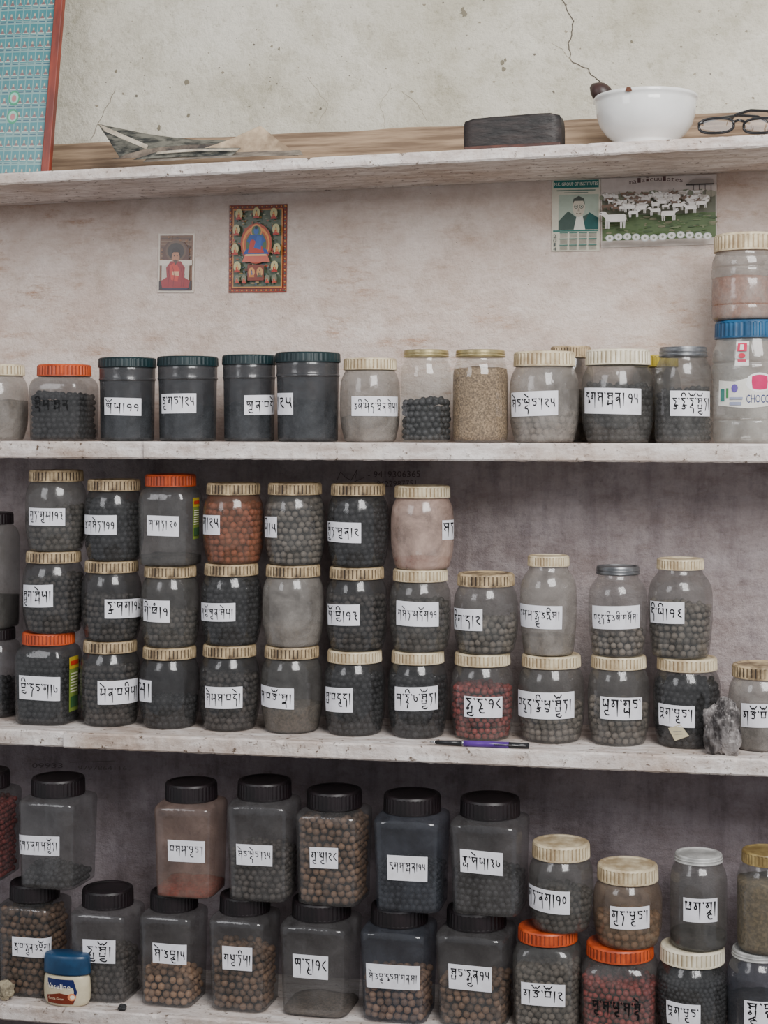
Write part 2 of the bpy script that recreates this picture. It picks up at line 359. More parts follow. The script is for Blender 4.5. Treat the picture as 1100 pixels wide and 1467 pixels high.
# ---------------------------------------------------------------- wall
XL,XR=-1.5,1.5
def wall_material():
    m,nt,N,L=newmat('limewashed_plaster'); out=N.new('ShaderNodeOutputMaterial'); p=N.new('ShaderNodeBsdfPrincipled'); p.inputs['Roughness'].default_value=.9; p.inputs['Specular IOR Level'].default_value=.1
    v=coords(nt); vs=coords(nt,(1,1,1.8)); vf=coords(nt,(1,1,3.6),(0,.06,0)); vf2=coords(nt,(1,1,3),(0,-.5,0)); vv=coords(nt,(5,1,1))
    n1=noisen(nt,v,3.2,7,.65); n2=noisen(nt,vs,6,10,.78); n3=noisen(nt,v,55,7,.7); n4=noisen(nt,vv,5,7,.7); n5=noisen(nt,vf,8,11,.82); n5b=noisen(nt,vf2,9,10,.82); n6=noisen(nt,v,11,9,.78); n7=noisen(nt,v,2.1,3,.5); n8=noisen(nt,v,7,10,.8)
    up=ramp(nt,n1,.35,.62,lin((194,188,170)),lin((222,217,203)))
    up=mixc(nt,1.0,up,ramp(nt,n6,.38,.52,(.80,.79,.75),(1,1,1)),'MULTIPLY')
    up=mixc(nt,ramp(nt,n8,.60,.68,(0,0,0),(.45,.45,.45)),up,lin((162,152,126)))
    up=mixc(nt,1.0,up,ramp(nt,n3,.32,.44,(.74,.73,.69),(1,1,1)),'MULTIPLY')
    mid=ramp(nt,n2,.38,.62,lin((204,184,172)),lin((230,217,209)))
    st=mixc(nt,1.0,ramp(nt,n5,.52,.64,(0,0,0),(.9,.9,.9)),ramp(nt,n7,.42,.60,(.15,.15,.15),(1,1,1)),'MULTIPLY')
    mid=mixc(nt,st,mid,lin((178,142,118)))
    mid=mixc(nt,ramp(nt,n5b,.58,.70,(0,0,0),(.5,.5,.5)),mid,lin((168,140,122)))
    mid=mixc(nt,1.0,mid,ramp(nt,n6,.36,.50,(.84,.81,.78),(1,1,1)),'MULTIPLY')
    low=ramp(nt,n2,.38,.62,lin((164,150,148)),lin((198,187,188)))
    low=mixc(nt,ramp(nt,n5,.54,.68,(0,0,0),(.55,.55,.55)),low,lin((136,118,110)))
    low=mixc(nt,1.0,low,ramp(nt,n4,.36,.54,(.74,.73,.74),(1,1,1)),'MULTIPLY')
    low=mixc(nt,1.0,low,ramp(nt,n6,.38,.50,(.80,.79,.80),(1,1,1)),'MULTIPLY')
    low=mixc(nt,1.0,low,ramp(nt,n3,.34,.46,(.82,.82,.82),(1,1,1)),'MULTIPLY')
    sx=N.new('ShaderNodeSeparateXYZ'); L.new(v,sx.inputs[0])
    def zf(z,w):
        r=N.new('ShaderNodeMapRange'); L.new(sx.outputs[2],r.inputs[0]); r.inputs[1].default_value=z-w; r.inputs[2].default_value=z+w; return r.outputs[0]
    z1=locate(550,250,0).z; z2=locate(550,640,0).z; z3=locate(550,1060,0).z
    low2=mixc(nt,1.0,low,(.72,.72,.76),'MULTIPLY')  # greyish lower paint, with the dimmer light low down put into its colour
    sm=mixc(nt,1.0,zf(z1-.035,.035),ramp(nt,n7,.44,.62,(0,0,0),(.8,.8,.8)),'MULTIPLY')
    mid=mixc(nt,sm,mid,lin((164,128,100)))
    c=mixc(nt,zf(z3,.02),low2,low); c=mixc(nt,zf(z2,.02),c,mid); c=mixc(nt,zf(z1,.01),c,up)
    L.new(c,p.inputs['Base Color'])
    b=N.new('ShaderNodeBump'); b.inputs['Strength'].default_value=.8; b.inputs['Distance'].default_value=.008
    ad=N.new('ShaderNodeMath'); L.new(n6,ad.inputs[0]); L.new(n3,ad.inputs[1]); L.new(ad.outputs[0],b.inputs['Height']); L.new(b.outputs[0],p.inputs['Normal'])
    L.new(p.outputs[0],out.inputs[0]); return m
V,Fc=box(XL,XR,0,.12,0,2.8)
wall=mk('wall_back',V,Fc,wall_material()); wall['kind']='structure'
V,Fc=box(XL,XR,-3.6,.12,-.05,0)
fl=mk('floor',V,Fc,pm('concrete_floor',lin((120,112,104)),lin((90,84,78)),.85,8,.3)); fl['kind']='structure'
def wmap(x,y,o): 
    p=locate(x,y,0); return (p.x,-.0004-o,p.z)
cr=Art()
def crack(pts,w,c=(92,84,74)):
    P=[]
    for a,b in zip(pts[:-1],pts[1:]):
        for k in range(6):
            t=k/6; P.append((a[0]+(b[0]-a[0])*t+random.uniform(-1.6,1.6),a[1]+(b[1]-a[1])*t+random.uniform(-1,1)))
    P.append(pts[-1]); cr.line(P,w,c)
crack([(805,0),(822,30),(815,62),(818,88),(840,98),(852,112),(862,118)],1.8)
crack([(818,88),(806,70),(790,62)],.8,(150,142,122)); crack([(130,200),(155,150),(165,125)],1.0,(130,122,108))
crack([(575,130),(600,150),(612,175)],.8,(150,142,124)); crack([(440,110),(470,150),(455,180)],.7,(156,148,130)); crack([(560,120),(545,150),(552,185)],.6,(160,152,132))
for k in range(190):
    x=random.uniform(95,1100); y=random.choice([random.uniform(0,170)]*4+[random.uniform(270,480)]); r=random.choice([.5,.6,.8,.9,1.2,2.0])
    if y>250 and r>.9: r=.6
    n=7; c=random.choice([(110,104,92),(140,132,114),(158,150,132)])
    cr.poly([(x+r*random.uniform(.6,1.5)*math.cos(2*pi*i/n),y+r*random.uniform(.5,1.2)*math.sin(2*pi*i/n)) for i in range(n)][::-1],c)
for (x,y,r) in ((720,90,3.4),(665,20,4),(663,14,3),(268,118,3.4),(228,183,3),(166,102,2),(270,165,2.4),(722,99,3),(724,86,2),(540,205,2),(905,60,2.2),(400,70,2)):
    n=9; cr.poly([(x+r*random.uniform(.5,1.3)*math.cos(2*pi*i/n),y+r*random.uniform(.7,1.7)*math.sin(2*pi*i/n)) for i in range(n)][::-1],(120,113,96))
cr.build('plaster_crack',wmap,PRINT,wall,step=.000002)
def flipmap(x,y,o): return wmap(x,-y,o)
wr=Art(); ink=(104,90,90)
wr.line([(482,-690),(488,-676),(495,-684),(503,-688),(512,-672),(508,-690),(522,-684)],.9,ink)
wr.text('- 9419306365',527,602,-684,ink,9,.01); wr.text('9622987751',540,596,-697,ink,8,.02)
wr.text('09933',46,90,-1100,(102,92,94),7); wr.text('9797864116',112,182,-1103,(116,106,106),6)
wr.line([(100,-1092),(165,-1090)],.7,(106,98,98))
wr.build('pencil_writing',flipmap,PRINT,wall,step=.000005,base=.0004)
# ---------------------------------------------------------------- shelves
SD=.25
def shelfmat():
    m,nt,N,L=newmat('chipped_white_paint'); out=N.new('ShaderNodeOutputMaterial'); p=N.new('ShaderNodeBsdfPrincipled'); p.inputs['Roughness'].default_value=.75; p.inputs['Specular IOR Level'].default_value=.25
    v=coords(nt); vs=coords(nt,(1,4,4)); n1=noisen(nt,vs,12,8,.72); n2=noisen(nt,v,60,6,.75); n3=noisen(nt,v,5,6,.65); n4=noisen(nt,vs,38,6,.7)
    c=ramp(nt,n1,.38,.6,lin((190,177,170)),lin((232,225,221)))
    c=mixc(nt,ramp(nt,n2,.58,.64,(0,0,0),(1,1,1)),c,lin((104,90,78)))
    c=mixc(nt,ramp(nt,n4,.60,.68,(0,0,0),(.8,.8,.8)),c,lin((130,112,98)))
    c=mixc(nt,1.0,c,ramp(nt,n3,.34,.54,(.74,.66,.59),(1,1,1)),'MULTIPLY')
    L.new(c,p.inputs['Base Color']); b=N.new('ShaderNodeBump'); b.inputs['Strength'].default_value=.7; b.inputs['Distance'].default_value=.004
    L.new(n2,b.inputs['Height']); L.new(b.outputs[0],p.inputs['Normal']); L.new(p.outputs[0],out.inputs[0]); return m
SHM=shelfmat()
SL={1:((240,236),(925,201),.021),2:((0,632),(1100,636),.031),3:((90,1049),(1100,1088),.029),4:((0,1438),(500,1474),.03)}
def shelfz(i,X):
    (a,b,t)=SL[i]; p=locate(*a,-SD); q=locate(*b,-SD)
    return p.z+(q.z-p.z)*(X-p.x)/(q.x-p.x)
def shelf(i,x0,x1,dy,lab,dz=0):
    n=int((x1-x0)/.008); V=[];Fc=[]; t=SL[i][2]
    for k in range(n+1):
        X=x0+(x1-x0)*k/n; z=shelfz(i,X)+dz
        j1=noise.noise(Vector((X*30,i*7,0)))*.0018+noise.noise(Vector((X*120,i*7,3)))*.001; j2=noise.noise(Vector((X*45,i*3,5)))*.0024+noise.noise(Vector((X*130,i,9)))*.0012
        ch=max(0,noise.noise(Vector((X*60,i*11,2)))-.2)*.014
        V+=[(X,-.001,z),(X,-SD+dy+.002+ch,z),(X,-SD+dy+j1,z-.003-ch),(X,-SD+dy+j2,z-t+.003),(X,-SD+dy+.003,z-t+j2*.6),(X,-.001,z-t)]
    for k in range(n):
        for j in range(6):
            a=k*6+j; b=k*6+(j+1)%6; Fc.append((a,b,b+6,a+6))
    Fc.append((0,1,2,3,4,5)[::-1]); Fc.append(tuple(n*6+j for j in range(6)))
    bmv=mk('shelf_board',V,Fc,SHM); bm=bmesh.new(); bm.from_mesh(bmv.data); bmesh.ops.recalc_face_normals(bm,faces=bm.faces); bm.to_mesh(bmv.data); bm.free()
    tag(bmv,lab,'shelf','white shelf boards on the wall')
xj=locate(205,640,-SD).x; xk=locate(90,1050,-SD).x
shelf(1,-1.25,1.25,0,'white painted wooden shelf board holding papers, bowl and block')
shelf(2,-1.25,xj-.0008,.006,'chipped white shelf board under dark canisters'); shelf(2,xj+.0008,1.25,0,'chipped white shelf board holding jars with pills')
shelf(3,-1.25,xk-.0008,.007,'chipped white shelf board beside the long board'); shelf(3,xk+.0008,1.25,0,'chipped white shelf board holding three tiers of jars')
shelf(4,-1.25,1.25,0,'white shelf board holding large square jars')
p0=locate(-60,214,-.03); p1=locate(1180,156,-.03)
x0,x1=p0.x,p1.x
V=[];Fc=[]; n=60
for k in range(n+1):
    X=x0+(x1-x0)*k/n; zt=p0.z+(p1.z-p0.z)*k/n+noise.noise(Vector((X*9,0,0)))*.003; zb=shelfz(1,X)+.0005
    V+=[(X,-.034,zb),(X,-.034,zt),(X,-.010,zt),(X,-.010,zb)]
for k in range(n):
    for j in range(4): a=k*4+j; b=k*4+(j+1)%4; Fc.append((a,a+4,b+4,b))
Fc.append((0,1,2,3)); Fc.append((n*4+3,n*4+2,n*4+1,n*4))
o=mk('wooden_plank',V,Fc,pm('raw_timber',lin((166,142,116)),lin((110,90,72)),.8,10,.3,stretch=(.5,4,10))); tag(o,'long raw timber plank standing along the wall on the shelf','plank')
# ---------------------------------------------------------------- jars
TYPES={
 'round':dict(n=2,lh=.021,lr=.89,p=[(0,.78),(.012,.83),(.05,.875),(.10,.90),(.20,.955),(.32,.99),(.48,1),(.66,1),(.78,.985),(.87,.95),(.94,.885),(.985,.83),(1,.82)],neck=.82),
 'sq':dict(n=6,lh=.031,lr=.83,p=[(0,.86),(.012,.91),(.05,.93),(.4,.955),(.8,.99),(.875,1),(.93,.99),(.965,.93),(.988,.82),(1,.76)],neck=.74),
 'sqs':dict(n=4,lh=.022,lr=.90,p=[(0,.88),(.012,.93),(.06,.97),(.4,.99),(.78,1),(.87,.98),(.93,.92),(.985,.84),(1,.82)],neck=.82),
 'can':dict(n=2,lh=.018,lr=1.0,p=[(0,.86),(.012,.90),(.05,.915),(.5,.93),(.80,.945),(.81,.975),(.84,.975),(.86,.955),(1,.96)],neck=.94),
 'glass':dict(n=2,lh=.013,lr=.84,p=[(0,.86),(.015,.94),(.06,.99),(.2,1),(.72,1),(.82,.985),(.9,.93),(.96,.84),(1,.80)],neck=.79),
 'bottle':dict(n=2,lh=.018,lr=.74,p=[(0,.80),(.012,.86),(.06,.90),(.25,.96),(.45,1),(.68,1),(.80,.96),(.88,.86),(.95,.71),(1,.67)],neck=.67),
 'big':dict(n=2,lh=.030,lr=.94,p=[(0,.90),(.015,.95),(.06,.99),(.2,1),(.22,.97),(.25,1),(.5,1),(.6,.985),(.63,1),(.74,1),(.76,.97),(.79,.995),(.88,.97),(.95,.91),(1,.88)],neck=.87),
}
LIDTXT={'cream':'cream','aged':'grimy cream','white':'white','orange':'orange','dark':'dark','teal':'teal','gold':'gold tin','silver':'grey tin','whitetin':'white tin','blue':'blue','yellow':'yellow','olive':'mustard'}
NAMES={'round':('plastic_jar','round plastic jar'),'sq':('square_plastic_jar','tall square jar'),'sqs':('square_plastic_jar','squarish plastic jar'),'can':('plastic_canister','straight grey canister'),'glass':('glass_jar','glass jar'),'bottle':('necked_plastic_jar','narrow-necked jar'),'big':('large_plastic_jar','wide ringed jar')}
bm=bmesh.new(); bmesh.ops.create_icosphere(bm,subdivisions=2,radius=1); ICO=np.array([v.co[:] for v in bm.verts]); ICF=np.array([[v.index for v in f.verts] for f in bm.faces]); bm.free()
class Jar: pass
def lidmesh(lr,lh,style):
    ribbed=style not in('gold','silver','whitetin')
    a=.0013 if ribbed else 0
    if style in('teal','dark'): a=.0006
    mi=None
    if ribbed:
        pr=[(0,lr*.9,2,0),(0,lr,2,0),(lh*.08,lr,2,0),(lh*.10,lr,2,1),(lh*.82,lr*.99,2,1),(lh*.86,lr*.985,2,0),(lh*.97,lr*.955,2,0),(lh,lr*.91,2,0),(lh*.985,lr*.84,2,0),(lh*.93,lr*.80,2,0),(lh*.93,lr*.02,2,0)]
    else:
        pr=[(0,lr*.9,2,0),(0,lr*.99,2,0),(lh*.12,lr*1.02,2,0),(lh*.25,lr*.99,2,0),(lh*.4,lr*.99,2,0),(lh*.5,lr*1.01,2,0),(lh*.6,lr*.985,2,0),(lh*.85,lr*.985,2,0),(lh*1.0,lr*.955,2,0),(lh,lr*.9,2,0),(lh*.85,lr*.86,2,0),(lh*.85,lr*.02,2,0)]
    V,Fc=loft(pr,160,a)
    if style in GROOVE:
        mi=[0]*len(Fc)
        for i in range(160):
            if i%4==0: mi[3*160+i]=1
    return V,Fc,mi
def jar(kind,pl,pr,top,mode,base,lid,body,cont,fill,label=None,yf=None,rot=0,grp='labelled medicine jars on the shelves',lidscale=1,noteext='',tilt=None,lh=None):
    if yf is None: yf=-.218 if (base==4 or (isinstance(base,Jar) and base.sh==4)) else -.205
    if tilt is None: tilt=random.uniform(-.03,.045)
    if kind=='sq': rot=random.uniform(-.04,.04)
    T=TYPES[kind]; n=T['n']; g=Jar(); lh=lh or T['lh']; g.sh=base.sh if isinstance(base,Jar) else base
    R=.05
    for _ in range(4):
        Yc=yf+R; pc=locate((pl+pr)/2,HOR,Yc); X=pc.x; dep=project((X,Yc,H))[2]
        phi=math.atan2(CX-X,D+Yc)-rot; q=n/(n-1)
        sf=(abs(math.cos(phi))**q+abs(math.sin(phi))**q)**(1/q)
        R=(pr-pl)/2*dep/F/sf
    if isinstance(base,Jar):
        Yc=base.Yc; X=locate((pl+pr)/2,HOR,Yc).x; z0=base.z1
    else: z0=max(shelfz(base,X-R*.85),shelfz(base,X+R*.85))
    z0+=.0004
    lr=R*T['lr']*lidscale
    Yt= yf if mode=='f' else (Yc+lr if top>HOR else Yc-lr)
    z1=locate((pl+pr)/2,top,Yt).z; Ht=z1-z0; zb=Ht-lh
    g.X,g.Yc,g.R,g.z0,g.z1=X,Yc,R,z0,z1
    P=catmull([(a*zb,b*R) for a,b in T['p']],3)
    zz=[a for a,b in P]; rr=[b for a,b in P]
    for k in range(1,len(zz)): zz[k]=max(zz[k],zz[k-1]+1e-5)
    rf=lambda z:float(np.interp(z,zz,rr))
    nn=lambda z: n if z<zb*.95 else n+(2-n)*min(1,(z-zb*.95)/(zb*.045))
    nm,txt=NAMES[kind]
    lt=f"{txt} with {LIDTXT[lid]} lid"
    if cont in PM: lt+=f", {PM[cont][2]} pills"
    elif cont in PWD: lt+=f", {PWD[cont][1]} powder"
    if label: lt+=", white label"
    lt+=noteext
    E=empty(nm,(X,Yc,z0),lt,'jar',grp)
    prof=[(0,R*.05,2,0)]+[(z,r,nn(z),0) for z,r in zip(zz,rr)]+[(zb+.001,R*T['neck'],2,0),(Ht-.004,R*T['neck'],2,0)]
    Vb,Fb=loft(prof,72,rot=rot,cap1=False)
    mk('jar_body',Vb,Fb,BM[body],True,E)
    Vl,Fl,ml_=lidmesh(lr,lh,lid); a0=random.random()*.1
    lo=mk('lid',Vl,Fl,[LM[lid]]+([GROOVE[lid]] if ml_ else []),False,E,mi=ml_); lo.location=(0,0,zb); lo.rotation_euler=(0,0,a0)
    if cont in PM:
        mat,r,_=PM[cont]; C=[]; zt=zb*fill; z=.0025+r; row=0; ths=np.linspace(0,2*pi,241)
        def ringpos(Rr,nv,off,z):
            rad=np.array([sup(t,nv) for t in ths])*Rr; x=rad*np.cos(ths+rot); y=rad*np.sin(ths+rot)
            L=np.concatenate([[0],np.cumsum(np.hypot(np.diff(x),np.diff(y)))]); m=max(1,int(L[-1]/(2*r*1.01)))
            sL=(np.arange(m)+off)/m*L[-1]%L[-1]
            return [(float(np.interp(a,L,x)),float(np.interp(a,L,y)),z) for a in sL]
        sl=random.uniform(-.12,.12)
        while z<zt+.006:
            for (x,y,zc) in ringpos(max(rf(z)-r-.0012,r),nn(z),(row%2)*.5+random.random()*.3,z):
                k=1-random.random()*.35*r/.05
                if y/R<.55 and zc<zt+sl*x+random.uniform(-.003,.003): C.append((x*k,y*k,zc+random.uniform(-.3,.3)*r if row else zc))
            z+=r*1.78; row+=1
        zl=zt-r*.5; Rr=rf(min(zl,zb))-2.9*r; 
        while Rr>r*.5:
            C+=[(x,y,zc+sl*x+random.uniform(-.7,.5)*r) for x,y,zc in ringpos(Rr,nn(zl),random.random(),zl)]; Rr-=r*1.85
        C=np.array(C)+rng.uniform(-.12,.12,(len(C),3))*r; C[:,2]=np.maximum(C[:,2],r+.001)
        sc=r*rng.uniform(.88,1.03,(len(C),1,1))
        VV=(C[:,None,:]+ICO[None]*sc).reshape(-1,3); FF=(np.arange(len(C))[:,None,None]*len(ICO)+ICF[None]).reshape(-1,3)
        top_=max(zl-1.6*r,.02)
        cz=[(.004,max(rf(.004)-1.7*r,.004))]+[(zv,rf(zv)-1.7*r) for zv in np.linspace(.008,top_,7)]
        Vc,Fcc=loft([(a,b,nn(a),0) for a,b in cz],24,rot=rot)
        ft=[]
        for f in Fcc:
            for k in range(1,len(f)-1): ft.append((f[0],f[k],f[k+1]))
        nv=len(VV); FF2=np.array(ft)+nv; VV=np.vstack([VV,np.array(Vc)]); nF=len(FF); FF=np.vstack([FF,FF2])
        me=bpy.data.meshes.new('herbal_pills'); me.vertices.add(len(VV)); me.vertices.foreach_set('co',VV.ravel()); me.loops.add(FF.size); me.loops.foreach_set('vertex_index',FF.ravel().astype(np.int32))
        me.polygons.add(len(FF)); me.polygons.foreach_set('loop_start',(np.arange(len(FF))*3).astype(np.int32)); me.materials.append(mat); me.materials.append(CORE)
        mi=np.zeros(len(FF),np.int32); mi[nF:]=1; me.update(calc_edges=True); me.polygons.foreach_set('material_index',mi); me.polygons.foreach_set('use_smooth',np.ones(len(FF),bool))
        me.validate()
        o=bpy.data.objects.new('herbal_pills',me); COL.objects.link(o); o.location=(X,Yc,z0)
        tag(o,f"{PM[cont][2]} round herbal pills heaped inside a {txt}",'pills','herbal pills inside the jars','stuff')
    elif cont in PWD:
        zt=zb*fill; zs=np.linspace(.003,zt,14)
        pf=[(z,rf(z)-.0012,nn(z),0) for z in zs]; last=pf[-1]
        pf+=[(zt+.002,last[1]*.7,last[2],0),(zt+.004,last[1]*.3,2,0)]
        Vp,Fp=loft(pf,48,rot=rot); Vp=[(x,y,z+(.004*noise.noise(Vector((x*40,y*40,X*9))) if z>zt-.001 else 0)) for x,y,z in Vp]
        o=mk('powder',Vp,Fp,PWD[cont][0],True); o.location=(X,Yc,z0)
        tag(o,f"{PWD[cont][1]} medicinal powder filling a {txt}",'powder','powders inside the jars','stuff')
    camang=math.atan2(-D-Yc,CX-X)
    def patch(x0,x1,y0,y1):
        zm=locate((x0+x1)/2,(y0+y1)/2,yf+.01).z-z0
        zm=min(max(zm,.02),zb*.9)
        lim=1.35
        ts=np.linspace(camang-lim,camang+lim,400); pr_=[]
        for t in ts:
            k=rf(zm)*sup(t-rot,n); pr_.append(project((X+k*math.cos(t),Yc+k*math.sin(t),z0+zm))[0])
        pr_=np.array(pr_); i0=int(np.argmin(abs(pr_-x0))); i1=int(np.argmin(abs(pr_-x1)))
        if i1<=i0: i1=i0+8
        tt=np.linspace(ts[i0],ts[i1],60); k=np.array([rf(zm)*sup(t-rot,n) for t in tt]); xx=k*np.cos(tt); yy=k*np.sin(tt)
        L=np.concatenate([[0],np.cumsum(np.hypot(np.diff(xx),np.diff(yy)))]); W=L[-1]
        ym=Yc+float(np.mean(yy))
        za=locate((x0+x1)/2,y1,ym).z-z0; zc=locate((x0+x1)/2,y0,ym).z-z0
        def mp(u,v,o,til=0):
            t=float(np.interp(u,L,tt)); z=za+v+til*(u-W/2); r=rf(min(max(z,0),zb))*sup(t-rot,n)+.0008+o
            return (r*math.cos(t),r*math.sin(t),z)
        return W,zc-za,mp
    def paperlabel(x0,x1,y0,y1,text,til,paper=(236,236,243),name='paper_label',inkc=(16,16,20),w=.15):
        W,h,mp=patch(x0,x1,y0,y1)
        A=Art()
        if paper:
            nx=14; nz=5
            for i in range(nx):
                for j in range(nz):
                    A.poly([(W*i/nx,h*j/nz),(W*(i+1)/nx,h*j/nz),(W*(i+1)/nx,h*(j+1)/nz),(W*i/nx,h*(j+1)/nz)],paper,False)
        A.tibetan(text,W*.06,W*.94,h*.08,h*.92,inkc,w)
        A.p=[(p,c,k*3) for p,c,k in A.p]
        return A.build(name,lambda u,v,o:mp(u,v,o,til),PRINT,E,dx=.004)
    if label: 
        x0,x1,y0,y1,text=label
        paperlabel(x0,x1,y0,y1,text,tilt)
    g.patch=patch; g.paper=paperlabel; g.E=E
    return g
# --- shelf 2
jar('round',-52,40,521,'b',2,'cream','mist','greyp',.6)
o2=jar('sqs',43,141,521,'b',2,'orange','dark','black',.72); o2.paper(46,104,566,592,'སྙིམ་སྨན',0,None,'marker_writing',(6,6,8),.2)
jar('can',141,224,511,'b',2,'teal','canister','black',.5,(150,202,570,595,'ཀོལ།༡༡'))
jar('can',225,313,509,'b',2,'teal','canister','black',.45,(232,281,564,592,'ཅུ་གང་།༢༥'))
jar('can',318,396,507,'b',2,'teal','canister','black',.5,(350,393,566,594,'ཀུན་བདེ།'),yf=-.19)
jar('can',394,488,503,'b',2,'teal','canister','black',.5,(396,420,563,594,'།༢༥'),yf=-.215)
jar('round',487,573,512,'b',2,'cream','mist','greyp',.35,(504,569,568,596,'འཆི་མེད་སྲིན་སེལ།'))
jar('glass',574,647,500,'b',2,'gold','glass','black',.5,lidscale=1.06)
jar('glass',648,728,500,'b',2,'gold','glass','sand',.86,lidscale=1.06)
jar('round',730,829,502,'b',2,'cream','mist','grey',.42,(733,799,561,596,'སེང་ལྡེང་།༢༥'),lh=.026)
jar('round',833,937,499,'b',2,'white','smoke','black',.74,(838,918,556,593,'དྭགས་སྨན། ༡༥'),lh=.027)
jar('glass',938,1019,496,'b',2,'silver','smoke','black',.62,(960,1016,560,596,'རྩ་རྩི་རྡོ་སྦྱོར།'),lh=.017)
jar('round',785,850,495,'b',2,'aged','clear','greyp',.6,yf=-.085)
jar('round',905,975,508,'b',2,'yellow','clear','olivep',.6,yf=-.09)
bj=jar('big',1021,1132,457,'b',2,'blue','wash',None,0,noteext=', printed wrapper label',yf=-.215)
tj=jar('big',1020,1120,331,'b',bj,'cream','mist','pinkp',.62,yf=-.21)
def bigprint():
    W,h,mp=bj.patch(1030,1118,534,592); A=Art()
    A.poly([(0,h*.2),(W*.5,h*.12),(W,h*.22),(W,h*.85),(W*.55,h*.9),(W*.3,h*.78),(0,h*.82)],(222,220,212)); 
    A.ell(W*.66,h*.76,W*.20,h*.24,(236,236,236)); A.ell(W*.66,h*.76,W*.18,h*.19,(200,44,100))
    A.text("DUKE'S",W*.51,W*.84,h*.68,(244,244,244),h*.19)
    A.text('CHOCO',W*.47,W*.80,h*.26,(50,60,110),h*.2); A.rect(W*.05,h*.3,W*.13,h*.6,(60,120,110)); A.rect(W*.16,h*.38,W*.2,h*.62,(70,130,80)); A.ell(W*.3,h*.62,W*.05,h*.1,(90,70,150))
    A.rect(W*.22,h*.2,W*.4,h*.28,(150,156,180)); A.rect(W*.22,h*.34,W*.42,h*.40,(150,156,180))
    A.build('printed_label',mp,PRINTG,bj.E,dx=.003)
    W,h,mp=bj.patch(1053,1073,489,524); A=Art()
    A.rect(0,0,W,h,(228,225,222))
    A.rect(W*.15,h*.6,W*.85,h*.93,(206,56,90)); A.rect(W*.35,h*.66,W*.62,h*.88,(235,225,225))
    A.ell(W*.5,h*.42,W*.25,h*.1,(200,60,80)); A.rect(W*.2,h*.12,W*.8,h*.26,(206,90,110))
    A.build('price_sticker',mp,PRINTG,bj.E,dx=.003)
bigprint()
# --- shelf 3, tiers from the bottom
jl=jar('sqs',-45,30,903,'f',3,'dark','dark','black',.5,yf=-.15); jar('sqs',-55,28,732,'b',jl,'dark','smoke','darkp',.3,yf=-.15)
c1=jar('sqs',22,117,910,'f',3,'orange','dark','black',.80,(28,86,969,1003,'བྱི་ཏང་ག།༧'))
c2=jar('round',115,201,922,'f',3,'aged','dark','char',.8,(140,197,974,1008,'མེན་བསིལ།'))
c3=jar('round',200,286,931,'f',3,'aged','dark','black',.4,(197,217,974,1005,'ལ།'))
c4=jar('round',286,372,928,'f',3,'aged','dark','char',.75,(294,347,984,1015,'སེམས་བདེ།'))
c5=jar('round',374,462,930,'f',3,'aged','smoke','greyp',.35,(372,421,984,1014,'ཤ་བཙོ་སྣ།'))
c6=jar('round',464,552,936,'f',3,'cream','dark','black',.85,(467,505,985,1020,'སྦ་བདུད།'))
c7=jar('round',556,641,937,'f',3,'cream','dark','black',.8,(566,627,984,1018,'ཨ་ཏྟི་༧་སྦྱོར།'))
c8=jar('round',646,736,940,'f',3,'cream','clear','red',.72,(665,719,998,1028,'རྒྱ་རུ་༡༨'))
c9=jar('round',742,837,943,'f',3,'cream','smoke','grey',.5,(742,822,991,1029,'བདུད་རྩི་ལྔ་སྦྱོར།'))
c10=jar('round',842,930,944,'f',3,'cream','smoke','grey',.55,(860,919,999,1031,'ལུག་གླང་'))
c11=jar('round',936,1032,947,'f',3,'cream','dark','black',.85,(944,995,1010,1041,'བྲག་ཁུང་།'))
c12=jar('round',1044,1138,945,'b',3,'aged','mist','darkp',.4,(1062,1120,1008,1042,'གཙོ་བོ་༣༥'))
b1=jar('round',33,121,792,'f',c1,'aged','dark','char',.8,(34,76,838,870,'སྨུག་སྨེལ།'))
b2=jar('round',117,203,806,'f',c2,'aged','dark','char',.65,(150,201,858,885,'རྩ་ཤག།༡༧'))
b3=jar('round',202,286,813,'f',c3,'aged','smoke','char',.5,(206,243,860,891,'གི་ཝཾ།༩'))
b4=jar('round',288,375,810,'f',c4,'aged','dark','black',.9,(289,337,864,890,'ག་གྱོ་ཀུན་སེལ།'))
b5=jar('round',376,464,812,'f',c5,'aged','mist','greyp',.3)
b6=jar('round',467,555,815,'f',c6,'aged','dark','char',.75,(470,515,866,896,'ཀོ་བྱི།༡༣'))
b7=jar('round',558,646,818,'f',c7,'cream','smoke','char',.7,(568,628,862,897,'གསེར་མདོག༡༡'))
b8=jar('round',650,742,817,'b',c8,'aged','smoke','grey',.5,(651,691,872,903,'ཧིག་ད།༢'))
b9=jar('bottle',745,826,793,'b',c9,'cream','mist','greyp',.2,(743,805,867,900,'ངམ་མ་རྒྱུ་འདྲིས།'))
b10=jar('bottle',843,927,808,'b',c10,'silver','clear','grey',.3,(849,916,868,901,'བདུད་རྩི་འཆི་གསོས།'),lh=.014)
b11=jar('bottle',929,1020,797,'b',c11,'cream','smoke','grey',.6,(932,980,862,893,'དི་ལི།༡༦'))
a1=jar('round',37,124,672,'b',b1,'aged','smoke','char',.6,(42,93,728,753,'གུར་གུམ།༡༣'))
a2=jar('round',121,206,685,'b',b2,'aged','dark','black',.85,(122,167,738,766,'འ་གསེར་།༡༡'))
a3=jar('sqs',199,290,678,'b',b3,'orange','clear','darkp',.12,(211,256,739,768,'ཨ་གར། ༢༠'),yf=-.2)
a4=jar('round',291,378,690,'b',b4,'aged','rust','rust',.85,(290,315,738,766,'ག།༢༥'))
a5=jar('round',379,466,690,'b',b5,'aged','smoke','grey',.88,(378,397,740,770,'ལི།༥'))
a6=jar('round',469,557,691,'b',b6,'aged','dark','black',.9,(470,517,748,777,'སྦྱིར་ཤུན།༢'))
